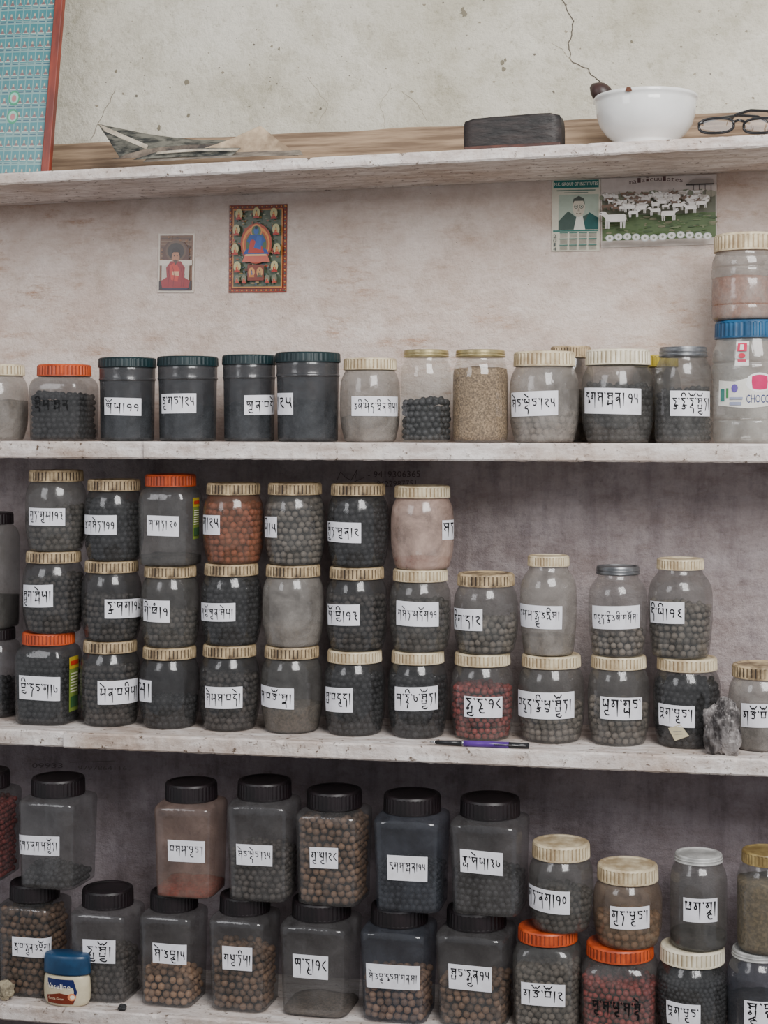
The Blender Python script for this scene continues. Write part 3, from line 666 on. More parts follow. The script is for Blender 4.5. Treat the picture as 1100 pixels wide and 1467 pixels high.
a7=jar('round',560,650,694,'b',b7,'cream','pink','redp',.14,(633,651,745,773,'སར'))
for jj,(x0,x1,y0,y1) in ((a3,(276,291,713,772)),(c1,(99,117,940,1018))):
    W,h,mp=jj.patch(x0,x1,y0,y1); A=Art(); A.rect(0,0,W,h,(126,146,66)); A.rect(0,h*.78,W,h,(196,172,56))
    for k in range(7): A.rect(W*.1,h*(.35+k*.055),W*.85,h*(.375+k*.055),(225,225,190))
    A.rect(W*.1,h*.85,W*.9,h*.93,(196,60,40)); A.rect(W*.1,h*.08,W*.9,h*.28,(60,96,60))
    A.build('printed_label',mp,PRINTG,jj.E,dx=.002)
W,h,mp=c11.patch(958,987,1037,1062); A=Art(); A.poly([(W*.3,0),(W,h*.35),(W*.6,h),(0,h*.7)],(205,196,164)); A.line([(W*.25,h*.55),(W*.65,h*.6)],.0006,(70,80,120)); A.line([(W*.3,h*.4),(W*.7,h*.45)],.0006,(70,80,120)); A.build('folded_tag',mp,PRINT,c11.E,dx=.003)
# --- shelf 4
Z='f'
e0=jar('sq',-95,-4,1262,Z,4,'dark','dark','black',.6)
e1=jar('sq',-2,102,1274,Z,4,'dark','dark','brown',.9,(18,73,1343,1371,'ཟླ་བ་རྒྱན་འཕྲོག།'))
e2=jar('sq',102,207,1259,'b',4,'dark','box','char',.5,(119,165,1346,1380,'རྒྱ་སྤྱོ།'))
e3=jar('sq',201,298,1287,Z,4,'dark','box','tan',.34,(219,267,1352,1381,'སེ་འབྲུ།༥'))
e4=jar('sq',300,402,1292,Z,4,'dark','box','brown',.62,(319,361,1356,1390,'གཡུ་རིལ།'))
e5=jar('sq',402,519,1301,Z,4,'dark','box','greyp',.04,(420,470,1368,1402,'ཨ་རུ།༡༨'))
e6=jar('sq',517,627,1309,Z,4,'dark','boxb','tan',.45,(525,601,1382,1417,'སེ་འབྲུ་དྭངས་གནས།'))
e7=jar('sq',625,740,1314,Z,4,'dark','box','brown',.45,(643,704,1383,1419,'སྤང་རྒྱན༡༥'))
e8=jar('sqs',735,834,1341,Z,4,'orange','smoke','grey',.7,(747,809,1409,1441,'གཙོ་བོ།༢'))
e9=jar('sqs',833,943,1366,Z,4,'orange','clear','red',.7); e9.paper(845,922,1425,1462,'ཤུ་ས་ལུ་ས་སྡེ',0,None,'marker_writing',(8,6,8),.2)
e10=jar('round',940,1043,1369,Z,4,'white','dark','small',.8,(955,1003,1437,1470,'བྲག་ཁུང་'),lh=.026)
e11=jar('glass',1042,1130,1372,Z,4,'whitetin','boxb','darkp',.5,(1066,1118,1434,1470,'སྒྲུ་བྱུ།'))
d0=jar('sq',-75,30,1094,'b',e0,'dark','dark','red',.85)
d1=jar('sq',28,139,1103,'b',e1,'dark','box','black',.16,(21,85,1197,1225,'དཀར་ནག་ལ་སྦྱོར།'))
d2=jar('sq',222,326,1110,'b',e3,'dark','boxp','redp',.09,(241,293,1204,1235,'བསམ་ཁུང་།'))
d3=jar('sq',326,432,1107,'b',e4,'dark','box','char',.5,(339,390,1210,1240,'སེང་ལྡེང་།༣༥'))
d4=jar('sq',424,534,1120,'b',e5,'dark','box','brown',.9,(444,484,1214,1244,'གུ་ཡུ།༢༨'))
d5=jar('sq',536,645,1126,'b',e6,'dark','boxb','black',.45,(555,612,1226,1262,'དྭགས་སྨན།༡༥'))
d6=jar('sq',645,759,1131,'b',e7,'dark','box','black',.42,(660,720,1219,1252,'ཟླ་ཤེལ།༣༧'))
d7=jar('round',757,850,1194,'b',e8,'cream','smoke','char',.55,(757,816,1273,1306,'གར་ནག།༡༠'),lh=.026)
d8=jar('round',850,948,1225,'b',e9,'cream','amber','brown',.45,(874,930,1299,1331,'གུར་ཁུང་།'),lh=.026)
d9=jar('glass',960,1041,1213,'b',e10,'whitetin','smoke','darkp',.15,(979,1027,1287,1321,'ཕག་གྲུ།'))
d10=jar('glass',1056,1142,1208,'b',e11,'olive','clear','olivep',.8,lh=.02)
# ---------------------------------------------------------------- petroleum jelly jar
def jelly():
    pl,pr=58,135; Y=-.238; R=.0455
    p=locate((pl+pr)/2,HOR,Y+.012); X=p.x; z0=max(shelfz(4,X-.04),shelfz(4,X+.04))+.0004; ry=.5
    E=empty('petroleum_jelly_jar',(X,Y+.012,z0),'small cream jelly tub with blue lid and printed label','cosmetic jar')
    z1=locate(97,1368,Y).z-z0
    def lf(prof,seg=48):
        V,Fc=loft(prof,seg); return [(x,y*ry,z) for x,y,z in V],Fc
    hb=z1*.62
    V,Fc=lf([(0,R*.6,2,0),(0,R*.8,2,0),(.003,R*.9,2,0),(hb*.2,R*.98,2,0),(hb*.5,R,2,0),(hb*.85,R*.97,2,0),(hb*.97,R*.9,2,0),(hb,R*.85,2,0)])
    mk('tub_body',V,Fc,pm('jelly_cream_plastic',lin((222,212,184)),lin((196,184,154)),.35,20),True,E)
    V,Fc=lf([(hb,R*.9,2,0),(hb,R*.99,2,0),(hb+.003,R,2,0),(z1*.92,R*.98,2,0),(z1*.98,R*.94,2,0),(z1,R*.85,2,0),(z1*.995,.001,2,0)])
    mk('lid',V,Fc,pm('blue_screw_lid',lin((30,72,108)),lin((22,54,84)),.35,20),True,E)
    A=Art(); 
    A.poly([(-.85,.0),(.35,.0),(.5,.5),(.35,1),(-.85,1)],(30,42,92))
    A.poly([(-.85,0),(.35,0),(.46,.34),(-.2,.44),(-.85,.30)],(116,50,34)); A.text('Vaseline',-.80,.22,.60,(236,230,224),.22); A.text('Cocoa Glow',-.75,-.05,.16,(230,204,174),.1); A.ell(.28,.30,.17,.15,(225,140,96)); A.ell(.30,.30,.10,.08,(240,225,200))
    def mp(u,v,o):
        t=-pi/2+u*1.05+.12; z=hb*(.10+.78*v); r=R*float(np.interp(z,[0,hb*.2,hb*.5,hb*.85,hb],[.9,.98,1,.97,.9]))+.0009+o
        return (r*math.cos(t),r*math.sin(t)*ry-.0004,z)
    A.build('printed_label',mp,PRINTG,E,dx=.06)
jelly()
# ---------------------------------------------------------------- stones and pellet
def rock(name,px,py0,wpx,shelf_i,Y,mat,label,seed,sy=.7):
    top=locate(px,py0,Y); X=top.x; z0=shelfz(shelf_i,X); h=top.z-z0; w=wpx*project((X,Y,z0))[2]/F
    bm=bmesh.new(); bmesh.ops.create_icosphere(bm,subdivisions=5,radius=1)
    for v in bm.verts:
        q=v.co.copy(); k=1+.35*noise.noise(q*1.3+Vector((seed,0,0)))
        cell=noise.cell(q*2.6+Vector((seed,2,1))); k+=.06*cell+.12*noise.noise(q*4+Vector((0,seed,0)))+.06*abs(noise.noise(q*11))+.02*noise.noise(q*25)
        v.co=q*k
    xs=[v.co.x for v in bm.verts]; ys=[v.co.y for v in bm.verts]; zs=[v.co.z for v in bm.verts]
    for v in bm.verts:
        v.co.x=((v.co.x-min(xs))/(max(xs)-min(xs))-.5)*w; v.co.y=((v.co.y-min(ys))/(max(ys)-min(ys))-.5)*w*sy
        v.co.z=max(0,((v.co.z-min(zs))/(max(zs)-min(zs))*1.04-.04)*h)
    me=bpy.data.meshes.new(name); bm.to_mesh(me); bm.free(); me.materials.append(mat)
    o=bpy.data.objects.new(name,me); COL.objects.link(o); o.location=(X,Y,z0+.0004); tag(o,label,'stone'); return o
rock('ore_stone',1034,997,56,3,-.226,pm('glittering_grey_ore',lin((160,154,152)),lin((52,48,48)),.4,45,.9,metal=.3,stretch=(1,1,.4)),'rough grey glittering mineral stone leaning by a jar',3.3,sy=.5)
rock('pale_stone',8,1404,30,4,-.232,pm('pale_yellow_stone',lin((186,174,146)),lin((120,110,92)),.8,60,.6),'small pale yellowish lump of rock on the shelf',8.1)
rock('loose_pill',175,1438,13,4,-.240,pm('black_pellet',(.02,.02,.022),None,.6),'single black herbal pill lying on the shelf',1.2,.9)
# ---------------------------------------------------------------- pen
pa=locate(616,1062,-.238); pb=locate(758,1070,-.238)
za=shelfz(3,pa.x)+.0056; zb_=shelfz(3,pb.x)+.0056
L=(Vector((pb.x,-.240,zb_))-Vector((pa.x,-.240,za)))
E=empty('pen',(pa.x,-.240,za),'purple ballpoint pen with black ends lying along the edge','pen')
def seg(name,t0,t1,r0,r1,mat,n=2):
    V,Fc=tube([L*(t0+(t1-t0)*k/n) for k in range(n+1)],[r0+(r1-r0)*k/n for k in range(n+1)],16); return mk(name,V,Fc,mat,True,E)
blk=pm('black_pen_plastic',(.015,.015,.018),None,.35); slv=pm('silver_pen_metal',(.55,.55,.56),None,.25,metal=1)
seg('pen_tip',0,.06,.0009,.0022,slv); seg('pen_grip',.06,.33,.0034,.0050,blk); seg('pen_ring',.33,.345,.0053,.0053,slv); seg('pen_barrel',.345,.80,.0053,.0053,pm('purple_pen_plastic',lin((96,54,150)),lin((74,40,120)),.35)); seg('pen_cap_end',.80,1,.0052,.0045,blk)
V,Fc=tube([L*.66+Vector((0,-.0064,.001)),L*.97+Vector((0,-.0062,.001))],.0011,8); mk('pen_clip',V,Fc,slv,True,E)
# ---------------------------------------------------------------- mortar bowl and pestle
Y=-.15; X=locate(925,190,Y).x; z0=shelfz(1,X+.05)+.0004; dep=project((X,Y,z0))[2]; R=(998-853)/2*dep/F; hb=locate(925,125,Y-R*.9).z-z0
prof=[(0,.40),(0,.56),(.05,.60),(.11,.585),(.16,.62),(.28,.77),(.45,.90),(.65,.965),(.85,.985),(.91,.985),(.93,1.01),(.97,1.02),(1,1.0),(1,.93),(.93,.89),(.6,.86),(.35,.70),(.2,.4),(.17,.02)]
V,Fc=loft([(a*hb,b*R,2,0) for a,b in prof],96)
V2=[]
for x,y,z in V:
    a=math.atan2(y,x); da=abs((a-(-pi*.5-1.75)+pi)%(2*pi)-pi)
    k=1+.06*math.exp(-(da/.18)**2)*max(0,(z/hb-.7)/.3); V2.append((x*k,y*k,z))
E=empty('mortar_bowl',(X,Y,z0),'white glazed porcelain mortar bowl with a brown pestle','bowl')
mk('bowl_body',V2,Fc,pm('white_porcelain',lin((238,238,237)),lin((220,220,217)),.08,6,spec=.7),True,E)
A=Art(); A.poly([(-.006,0),(.001,-.0015),(.006,0),(.004,.006),(-.003,.007)],(96,60,44)); 
A.build('rim_chip',lambda u,v,o:((R*1.022+o)*math.sin(-.25+u/R),-(R*1.022+o)*math.cos(-.25+u/R),hb*.93+v),PRINT,E,base=.0004)
kx=locate(853,127,Y); top=Vector((kx.x,Y,kx.z)); bot=Vector((X+.004,Y+.0,z0+.46*hb))
d=(bot-top); n=14; path=[top-d*.08+d*1.0*k/n*.98 for k in range(n+1)]
rad=[.005,.0125,.0165,.0170,.0155,.011,.009,.009,.009,.0095,.010,.0105,.011,.0115,.009]
V,Fc=tube(path,rad,20); o=mk('pestle',[v-top for v in V],Fc,pm('dark_turned_wood',lin((58,36,32)),lin((30,20,18)),.45,30),True,loc=top); tag(o,'dark brown turned wooden pestle leaning in the bowl','pestle')
# ---------------------------------------------------------------- dark wooden block
Y=-.19; A0=locate(668,205,Y); A1=locate(807,205,Y); X=(A0.x+A1.x)/2; z0=shelfz(1,X); w=A1.x-A0.x; h=locate(740,170,Y).z-z0
bm=bmesh.new(); bmesh.ops.create_cube(bm,size=1); bmesh.ops.subdivide_edges(bm,edges=bm.edges,cuts=9,use_grid_fill=True)
for v in bm.verts:
    x,y,z=v.co; ex=abs(x)*2
    rz=1-.16*(max(0,ex-.75)/.25)**2*(1 if z>0 else .3); ry_=1-.12*max(0,ex-.8)/.2
    zz=z*rz; q=Vector((x*6,y*4,z*4))
    v.co=Vector((x*w*(1-.03*(abs(z)*2)**4),y*.055*ry_,(zz+.5)*h*(1+.06*x)+noise.noise(q*1.5)*.0026))
    v.co.y+=noise.noise(q*2)*.0015
    if z<-.49: v.co.z=0
me=bpy.data.meshes.new('b'); bm.to_mesh(me); bm.free(); me.materials.append(pm('charred_wood',lin((50,42,40)),lin((24,21,21)),.55,18,.6,stretch=(1,4,4)))
for p in me.polygons: p.use_smooth=True
E=empty('wooden_block',(X,Y,z0+.0006),'dark charred oblong wooden box with brown base','wooden box')
E.rotation_euler=(0,-math.atan2(shelfz(1,X+.1)-shelfz(1,X-.1),.2),0)
o=bpy.data.objects.new('block_body',me); COL.objects.link(o); o.parent=E
V,Fc=box(-w*.49,w*.49,-.0298,.0298,0,.010); o=mk('base_strip',V,Fc,pm('reddish_wood',lin((92,54,42)),lin((56,34,30)),.6,30,stretch=(1,5,5)),parent=E); bevel(o,.002)
# ---------------------------------------------------------------- old papers
def sheet(corners,curl,mat,label,name='paper_sheet',n=18,thick=.0006,wav=0):
    V=[];Fc=[]
    bl,br,tr,tl=[Vector(c) for c in corners]
    for j in range(n+1):
        for i in range(n+1):
            u=i/n;v=j/n; p=bl*(1-u)*(1-v)+br*u*(1-v)+tr*u*v+tl*(1-u)*v
            p.z+=curl(u,v)+wav*noise.noise(Vector((u*4,v*3,wav*900))); V.append(p)
    for j in range(n):
        for i in range(n): a=j*(n+1)+i; Fc.append((a,a+1,a+n+2,a+n+1))
    o0=V[0].copy(); o=mk(name,[v-o0 for v in V],Fc,mat,True,loc=o0); m=o.modifiers.new('s','SOLIDIFY'); m.thickness=thick; m.offset=0
    tag(o,label,'paper','old papers on the top shelf'); return o
def w3(px,py,Y):
    p=locate(px,py,Y); return (p.x,p.y,max(p.z,shelfz(1,p.x)+.0014))
beige=pm('yellowed_paper',lin((196,174,146)),lin((136,116,94)),.8,25); dkp=pm('dark_photo_print',lin((110,108,98)),lin((44,46,44)),.45,45,lo=.4,hi=.58,stretch=(1,1,3)); greyp=pm('grey_paper',lin((160,148,134)),lin((98,90,82)),.8,25); pale=pm('pale_page_edges',lin((206,196,178)),lin((150,138,120)),.8,30)
sheet([w3(205,233,-.242),w3(434,223,-.242),w3(430,216,-.20),w3(215,224,-.20)],lambda u,v:.0012+.0015*math.sin(pi*u),greyp,'flat grey paper sheet at the bottom of the pile')
sheet([w3(172,226,-.150),w3(338,218,-.150),w3(335,202,-.105),w3(140,177,-.105)],lambda u,v:-.008*math.sin(pi*u)*v,dkp,'dark old photographic print with its corner curled up',wav=.002)
sheet([w3(150,188,-.1545),w3(210,214,-.1545),w3(212,208,-.1535),w3(140,177,-.1535)],lambda u,v:0,pale,'pale page edge curling along the dark print')
sheet([w3(160,228,-.178),w3(300,222,-.175),w3(335,206,-.168),w3(205,214,-.170)],lambda u,v:.003*math.sin(pi*u)*v,pm('brown_paper',lin((126,112,98)),lin((62,56,52)),.7,35),'creased brown paper leaning on the dark print',wav=.002)
sheet([w3(218,230,-.212),w3(428,223,-.205),w3(374,181,-.192),w3(318,206,-.198)],lambda u,v:.002*math.sin(pi*u),beige,'yellowed paper sheet peaked upward beside dark prints',wav=.0025)
sheet([w3(190,229,-.232),w3(330,225,-.230),w3(345,212,-.224),w3(225,218,-.226)],lambda u,v:.003*math.sin(pi*u),dkp,'narrow dark print lying in front of the pile',wav=.001)
sheet([w3(222,221,-.2345),w3(340,216,-.2335),w3(343,213,-.2335),w3(226,217,-.2345)],lambda u,v:.002*math.sin(pi*u),pale,'thin pale page edge showing along the narrow print')
# ---------------------------------------------------------------- spectacles
E=empty('spectacles',w3(1050,190,-.2),'black rimmed spectacles with folded temples','glasses')
o0=E.location.copy()
def rel(px,py,Y):
    p=locate(px,py,Y); return Vector((p.x,p.y,p.z))-o0
blkp=pm('black_acetate',(.012,.012,.014),None,.25)
def rimpath(cx,cy,rx,ry,Y):
    return [rel(cx+rx*abs(math.cos(t))**.75*(1 if math.cos(t)>0 else -1),cy+ry*abs(math.sin(t))**.75*(1 if math.sin(t)>0 else -1)-.06*rx*math.cos(t),Y-.0004*rx*math.cos(t)) for t in [2*pi*k/32 for k in range(33)]]
lensm=jarmat('lens_glass',(.3,.3,.3),.06,(.95,.95,.95),.02)
for cx in (1026,1090):
    V,Fc=tube(rimpath(cx,180,25,10.5,-.21),.0024,8); mk('rim',V,Fc,blkp,True,E)
    P=rimpath(cx,180,24,10,-.21)[:-1]; mk('lens',P,[tuple(range(32))],lensm,False,E)
V,Fc=tube([rel(1050,175,-.212),rel(1058,172,-.214),rel(1066,174,-.212)],.0024,8); mk('bridge',V,Fc,blkp,True,E)
V,Fc=tube([rel(1001,177,-.208),rel(1020,171,-.18),rel(1058,165,-.12),rel(1085,167,-.09),rel(1100,175,-.085)],.0026,8); mk('temple',V,Fc,blkp,True,E)
V,Fc=tube([rel(1116,175,-.208),rel(1100,159,-.16),rel(1075,158,-.14),rel(1055,164,-.13),rel(1046,171,-.125)],.0026,8); mk('temple',V,Fc,blkp,True,E)
# ---------------------------------------------------------------- framed print leaning on the wall
bc=locate(73,240,-.10); zs=shelfz(1,bc.x)
E=empty('framed_print',(bc.x,-.10,zs+.0015),'teal print of tiny repeated seated figures in red-brown frame','picture frame')
FW=.36;FH=.62;fb=.017
lean=math.asin(.085/FH); E.rotation_euler=(-lean,math.radians(1.2),0)
redw=pm('red_brown_frame_wood',lin((150,62,42)),lin((104,42,32)),.4,15,stretch=(3,3,.6))
for nm,(a,b,c,d) in {'frame_side':(-fb,0,0,FH),'frame_side.l':(-FW,-FW+fb,0,FH),'frame_rail':(-FW+fb,-fb,0,fb*.4),'frame_rail.t':(-FW+fb,-fb,FH-fb,FH)}.items():
    V,Fc=box(a,b,-.014,0,c,d); o=mk(nm.split('.')[0],V,Fc,redw,parent=E); bevel(o,.002)
A=Art(); A.rect(-FW+fb,fb*.4,-fb,FH-fb,(124,158,156))
cw=.0165; rh=.0285
for r in range(int((FH-.03)/rh)):
    zb0=.010+r*rh
    for q in range(int((FW-2*fb)/cw)):
        x=-fb-.003-cw*(q+1); 
        A.k=2; A.poly([(x+.001,zb0+.005),(x+cw-.001,zb0+.005),(x+cw-.001,zb0+rh-.002),(x+.001,zb0+rh-.002)],(70,128,134),False)
        A.k=3; cx=x+cw/2
        A.poly([(cx-.0065,zb0+.007),(cx+.0065,zb0+.007),(cx+.005,zb0+.0095),(cx-.005,zb0+.0095)],(186,198,188),False)
        A.k=4
        A.poly([(cx-.0042,zb0+.0085),(cx+.0042,zb0+.0085),(cx+.0028,zb0+.0125),(cx,zb0+.0145),(cx-.0028,zb0+.0125)],(124,98,98),False)
        A.k=5; A.poly([(cx-.0016,zb0+.014),(cx+.0016,zb0+.014),(cx+.0016,zb0+.018),(cx,zb0+.020),(cx-.0016,zb0+.018)],(186,174,150),False)
        A.k=3; A.poly([(x+.002,zb0+.0015),(x+cw-.002,zb0+.0015),(x+cw-.002,zb0+.0035),(x+.002,zb0+.0035)],(60,96,112),False)
A.k=6
for zc in (.135,.172):
    A.ell(-.090,zc,.012,.015,(60,146,110)); A.ell(-.090,zc,.009,.011,(140,200,180)); A.ell(-.090,zc-.001,.005,.007,(176,116,120))
A.build('printed_sheet',lambda u,v,o:(u,-.004-o,v),PRINTG,E,step=.0001)
# ---------------------------------------------------------------- pictures on the wall
def wallart(name,x0,y0,x1,y1,label,cat,draw,tilt=0,mat=PRINTG):
    a=locate(x0,y1,0); b=locate(x1,y0,0); W=b.x-a.x; Hh=b.z-a.z
    E=empty(name,((a.x+b.x)/2,-.0012,a.z),label,cat); E.rotation_euler=(0,tilt,0)
    V,Fc=box(-W/2,W/2,-.0008,.0008,0,Hh); mk('backing_paper',V,Fc,pm(name+'_backing',lin((200,190,176)),None,.7),parent=E)
    A=Art(); draw(A)
    A.build('printed_face',lambda u,v,o:((u/100-.5)*W,-.001-o,v/100*Hh),mat,E,step=.00003)
def figure(A,x,y,s,robe,skin=(190,140,100),halo=None,body=None):
    if halo: A.ell(x,y+1.5*s,2.3*s,2.2*s,halo)
    A.poly([(x-2*s,y-.9*s),(x+2*s,y-.9*s),(x+1.7*s,y-.2*s),(x+.9*s,y),(x+.9*s,y+1.2*s),(x-.9*s,y+1.2*s),(x-.9*s,y),(x-1.7*s,y-.2*s)],robe)
    A.poly([(x-.3*s,y+.2*s),(x+.6*s,y+.2*s),(x+.7*s,y+1.1*s),(x,y+1.2*s)],body or skin); A.ell(x,y+1.7*s,.5*s,.62*s,body or skin,10); A.ell(x,y+2.3*s,.32*s,.3*s,(40,34,44),8)
def d_photo(A):
    A.rect(0,0,100,100,(206,194,180)); A.rect(5,4,95,97,(112,78,56)); 
    for k in range(8): A.rect(8,56+k*5,92,58+k*5,random.choice([(140,96,60),(88,62,48),(130,104,80)]))
    for k in range(60): A.ell(random.uniform(8,92),random.uniform(56,95),random.uniform(1,4),random.uniform(.6,2),random.choice([(150,104,64),(84,58,44),(126,92,70),(70,50,44)]),7)
    A.poly([(14,52),(14,74),(28,86),(72,86),(86,74),(86,52)],(84,52,40)); A.ell(50,70,28,18,(100,76,58)); A.ell(50,70,23,14,(54,44,40)); A.rect(5,46,95,55,(210,200,186)); A.rect(5,4,95,20,(46,32,34))
    A.rect(12,20,88,46,(186,178,166))
    A.poly([(14,8),(86,8),(90,20),(74,26),(76,42),(64,53),(36,53),(24,42),(26,26),(10,20)],(142,34,42)); A.poly([(38,22),(56,18),(62,38),(50,52),(34,46)],(188,56,44)); A.poly([(40,30),(60,28),(60,36),(42,36)],(206,160,124))
    for x in (30,44,66,72): A.line([(x,10),(x+3,30),(x-2,44)],1.4,(104,24,34))
    A.ell(50,60,11,10,(172,120,90)); A.poly([(38,62),(41,73),(50,77),(59,73),(62,62),(57,68),(43,68)],(44,32,28)); A.poly([(43,54),(50,46),(57,54),(50,56)],(84,60,50)); A.ell(46,62,1.6,.9,(30,20,20),8); A.ell(54,62,1.6,.9,(30,20,20),8)
    A.poly([(12,8),(88,8),(80,4),(20,4)],(44,34,60))
def d_thangka(A):
    A.rect(0,0,100,100,(128,48,34))
    for i in range(24):
        for (x,y) in ((i*4.2+2,2.5),(i*4.2+2,97.5)): A.ell(x,y,1.3,1.0,(196,130,62) if i%2 else (76,86,76),6)
    for i in range(30):
        for x in (3,97): A.ell(x,i*3.3+2,1.5,.9,(196,130,62) if i%2 else (76,86,76),6)
    A.rect(7,5,93,95,(186,122,62)); A.rect(9,6.5,91,93.5,(84,94,76))
    for k in range(260): A.ell(random.uniform(11,89),random.uniform(8,92),random.uniform(.8,3.6),random.uniform(.5,1.6),random.choice([(68,86,78),(112,112,80),(132,76,52),(66,78,94),(156,122,78),(96,54,42),(142,140,114),(150,66,44)]),8)
    A.ell(50,55,27,23,(160,64,38)); A.ell(50,55,23.5,20,(208,136,62)); A.ell(50,54,21,17.5,(172,80,44)); A.ell(50,54,18,15,(66,92,64)); A.ell(50,69,10,8,(206,136,74)); A.ell(50,69,8,6.4,(76,108,78))
    A.poly([(26,34),(74,34),(70,41),(30,41)],(190,96,78)); A.poly([(30,41),(70,41),(64,44),(36,44)],(212,172,118))
    A.poly([(28,43),(72,43),(68,48),(60,50),(61,55),(66,58),(60,65),(40,65),(34,58),(39,55),(40,50),(32,48)],(34,68,138)); A.poly([(36,44),(64,44),(60,52),(44,60),(40,58)],(170,52,38)); A.poly([(46,50),(58,48),(60,63),(52,64)],(44,84,156)); A.ell(50,69,4.4,3.8,(50,90,158),12); A.ell(50,73,2.6,2.0,(20,20,46),8)
    for (x,y) in ((20,88),(50,89),(80,88),(16,70),(84,70),(14,48),(86,48),(18,28),(82,28)): figure(A,x,y-3,2.7,(160,48,36),(206,146,74),(180,172,126))
    A.rect(36,13,64,31,(118,54,40)); figure(A,43,19,2.4,(176,110,48),(60,92,136),(196,140,84)); figure(A,57,19,2.4,(76,84,66),(196,140,84),(184,138,86))
    for x in (18,30,70,82): figure(A,x,12,2.0,(170,60,44),(186,130,84),(112,112,94))
def d_cal(A):
    A.rect(0,0,100,100,(206,202,186)); A.rect(3,88,97,99,(44,112,108)); A.text('M.K. GROUP OF INSTITUTES',5,95,91.5,(234,232,220),4.6); A.rect(10,84,90,85.5,(100,130,120)); A.rect(25,81,75,82.2,(120,136,126))
    A.rect(14,30,97,79,(166,178,164))
    A.poly([(14,30),(97,30),(97,44),(76,52),(64,48),(50,48),(34,56),(14,42)],(70,88,82)); A.poly([(60,30),(97,30),(97,46),(78,54)],(40,88,86)); A.poly([(46,30),(70,30),(64,50),(52,50)],(216,216,206))
    A.ell(56,61,13,13.5,(198,190,174)); A.poly([(43,64),(45,73),(56,77),(67,73),(69,64),(65,70),(47,70)],(78,84,78)); 
    for x in (50.5,61.5): A.ell(x,62,4.4,2.8,(40,50,50),12); A.ell(x,62,3.5,2.1,(186,186,172),12); A.ell(x,62,1.1,.9,(30,34,34),8)
    A.line([(51,53),(56,51.8),(61,53)],.9,(90,80,74)); A.poly([(54.5,60),(57.5,60),(58.5,55.5),(53.5,55.5)],(166,156,142)); A.rect(3,27.5,97,29.5,(52,112,104))
    for r in range(3):
        for q in range(4):
            x=17+q*20; y=20-r*8.6; A.rect(x,y+5,x+17,y+6.6,(84,124,114))
            for k in range(5): A.rect(x+.5,y+3.9-k*1.15,x+16.5,y+4.3-k*1.15,(120,114,106))
    for t,y in (('2',19),('0',13),('1',7),('4',1)): A.text(t,5 if t=='1' else 4,9 if t=='1' else 11,y,(84,92,90),5)
def cow(A,x,y,s,f,c):
    P=lambda L:[(x+a*s*f,y+b*s*1.55) for a,b in L]
    A.poly(P([(-3,0),(-3.2,1.6),(-2.6,2.2),(1.6,2.1),(2.3,3),(3.4,3.1),(4,2.2),(3.3,2),(2.4,1.2),(2.2,.1)]),c)
    for a in (-2.9,-2.1,1.2,1.9): A.poly(P([(a,.3),(a+.1,-1.8),(a+.55,-1.8),(a+.6,.3)]),tuple(int(k*.85) for k in c))
    A.poly(P([(3.1,3),(3.2,3.7),(3.5,3.1)]),(120,110,100)); A.ell(x+3.5*s*f,y+2.5*s*1.55,.25*s,.25*s,(60,50,50),6); A.line(P([(-3,1.6),(-3.4,.2)]),.25*s,(150,145,140))
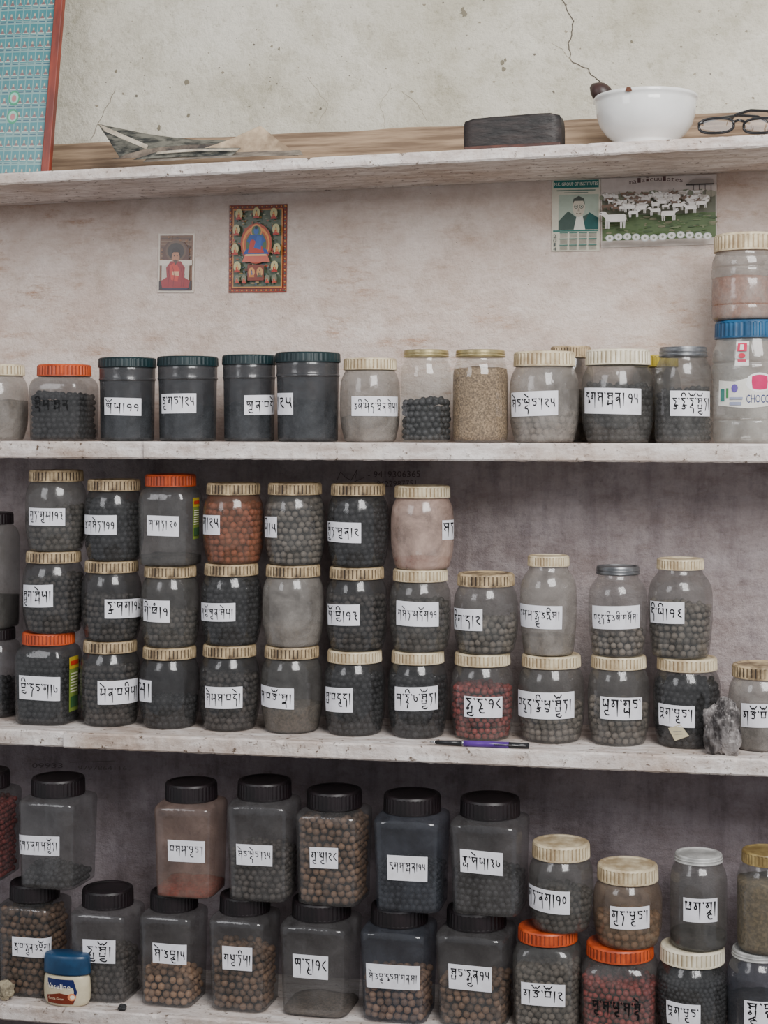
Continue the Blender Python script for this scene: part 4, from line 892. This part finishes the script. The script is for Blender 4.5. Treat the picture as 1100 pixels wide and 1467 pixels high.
def d_cattle(A):
    A.rect(0,0,100,100,(200,190,182)); A.rect(1,74,99,99,(208,196,190)); A.rect(1,10,99,74,(112,114,98)); A.rect(1,10,99,46,(94,112,76))
    for k in range(130): A.ell(random.uniform(2,98),random.uniform(11,46),random.uniform(1,4),random.uniform(.5,1.5),random.choice([(84,106,64),(118,128,96),(78,96,66),(132,130,104)]),7)
    for k in range(14): A.ell(4+k*7,72+random.uniform(-1,3),5,random.uniform(3,6),random.choice([(128,132,112),(146,142,126)]),9)
    for x in (80,85,90,95): A.rect(x,60,x+.7,88,(90,80,76))
    A.poly([(74,86),(98,86),(97,93),(80,94)],(150,140,134)); A.rect(74,85,98,87,(70,62,60))
    for k in range(95):
        y=75-k*.24; cow(A,random.uniform(5,95),y,random.uniform(.9,1.4),random.choice([-1,1]),random.choice([(232,228,224),(214,208,204),(186,178,170),(120,98,84)]))
    for (x,y,s,f) in ((13,34,3.3,-1),(60,40,2.2,1),(36,50,1.7,1),(78,48,1.8,-1),(48,46,1.6,-1),(88,54,1.6,1),(26,52,1.7,-1),(68,52,1.6,1),(30,44,1.5,1)): cow(A,x,y,s,f,(236,232,228))
    for k,chh in enumerate('malaicuulotes'): A.text(chh,26+k*3.6,28.8+k*3.6,87+3.0*math.sin(pi*k/12),(84,60,60),7)
    for k in range(12): A.ell(9+k*7.6,11+1.5*math.sin(k),3.6,5,(186,190,190),12); A.ell(9+k*7.6,11+1.5*math.sin(k),2.8,4,(214,212,208),12); A.ell(9+k*7.6,11+1.5*math.sin(k),1.2,2,(140,146,130),8)
wallart('seated_monk_photo',226,334,278,420,'small portrait photograph of seated person in red robes','photograph',d_photo,.02)
wallart('deity_print',328,292,411,420,'deity print with blue central figure and red border','picture',d_thangka,.01)
wallart('wall_calendar',790,256,859,361,'teal-headed calendar with portrait of person wearing glasses','calendar',d_cal,.01,PRINT)
wallart('cattle_poster',861,250,1027,355,'landscape poster of white cattle herd grazing on green field','poster',d_cattle,-.005)
# ---------------------------------------------------------------- light
w=bpy.data.worlds.new('world'); bpy.context.scene.world=w; w.use_nodes=True; bg=w.node_tree.nodes['Background']; bg.inputs[0].default_value=(.91,.94,1,1); bg.inputs[1].default_value=.42
def area(loc,aim,size,power,col,sy=None):
    l=bpy.data.lights.new('window_and_fill_light','AREA'); l.energy=power; l.size=size; l.color=col
    if sy: l.shape='RECTANGLE'; l.size_y=sy
    o=bpy.data.objects.new('window_and_fill_light',l); COL.objects.link(o); o.location=loc
    o.rotation_euler=(Vector(aim)-Vector(loc)).to_track_quat('-Z','Y').to_euler()
area((1.4,-2.4,3.1),(0,0,2.1),1.3,130,(1,.98,.955),2.0)
area((-1.7,-2.7,2.6),(0,0,1.9),1.0,24,(.98,.98,1),1.6)  # added fill from the left to soften the shade, not a window
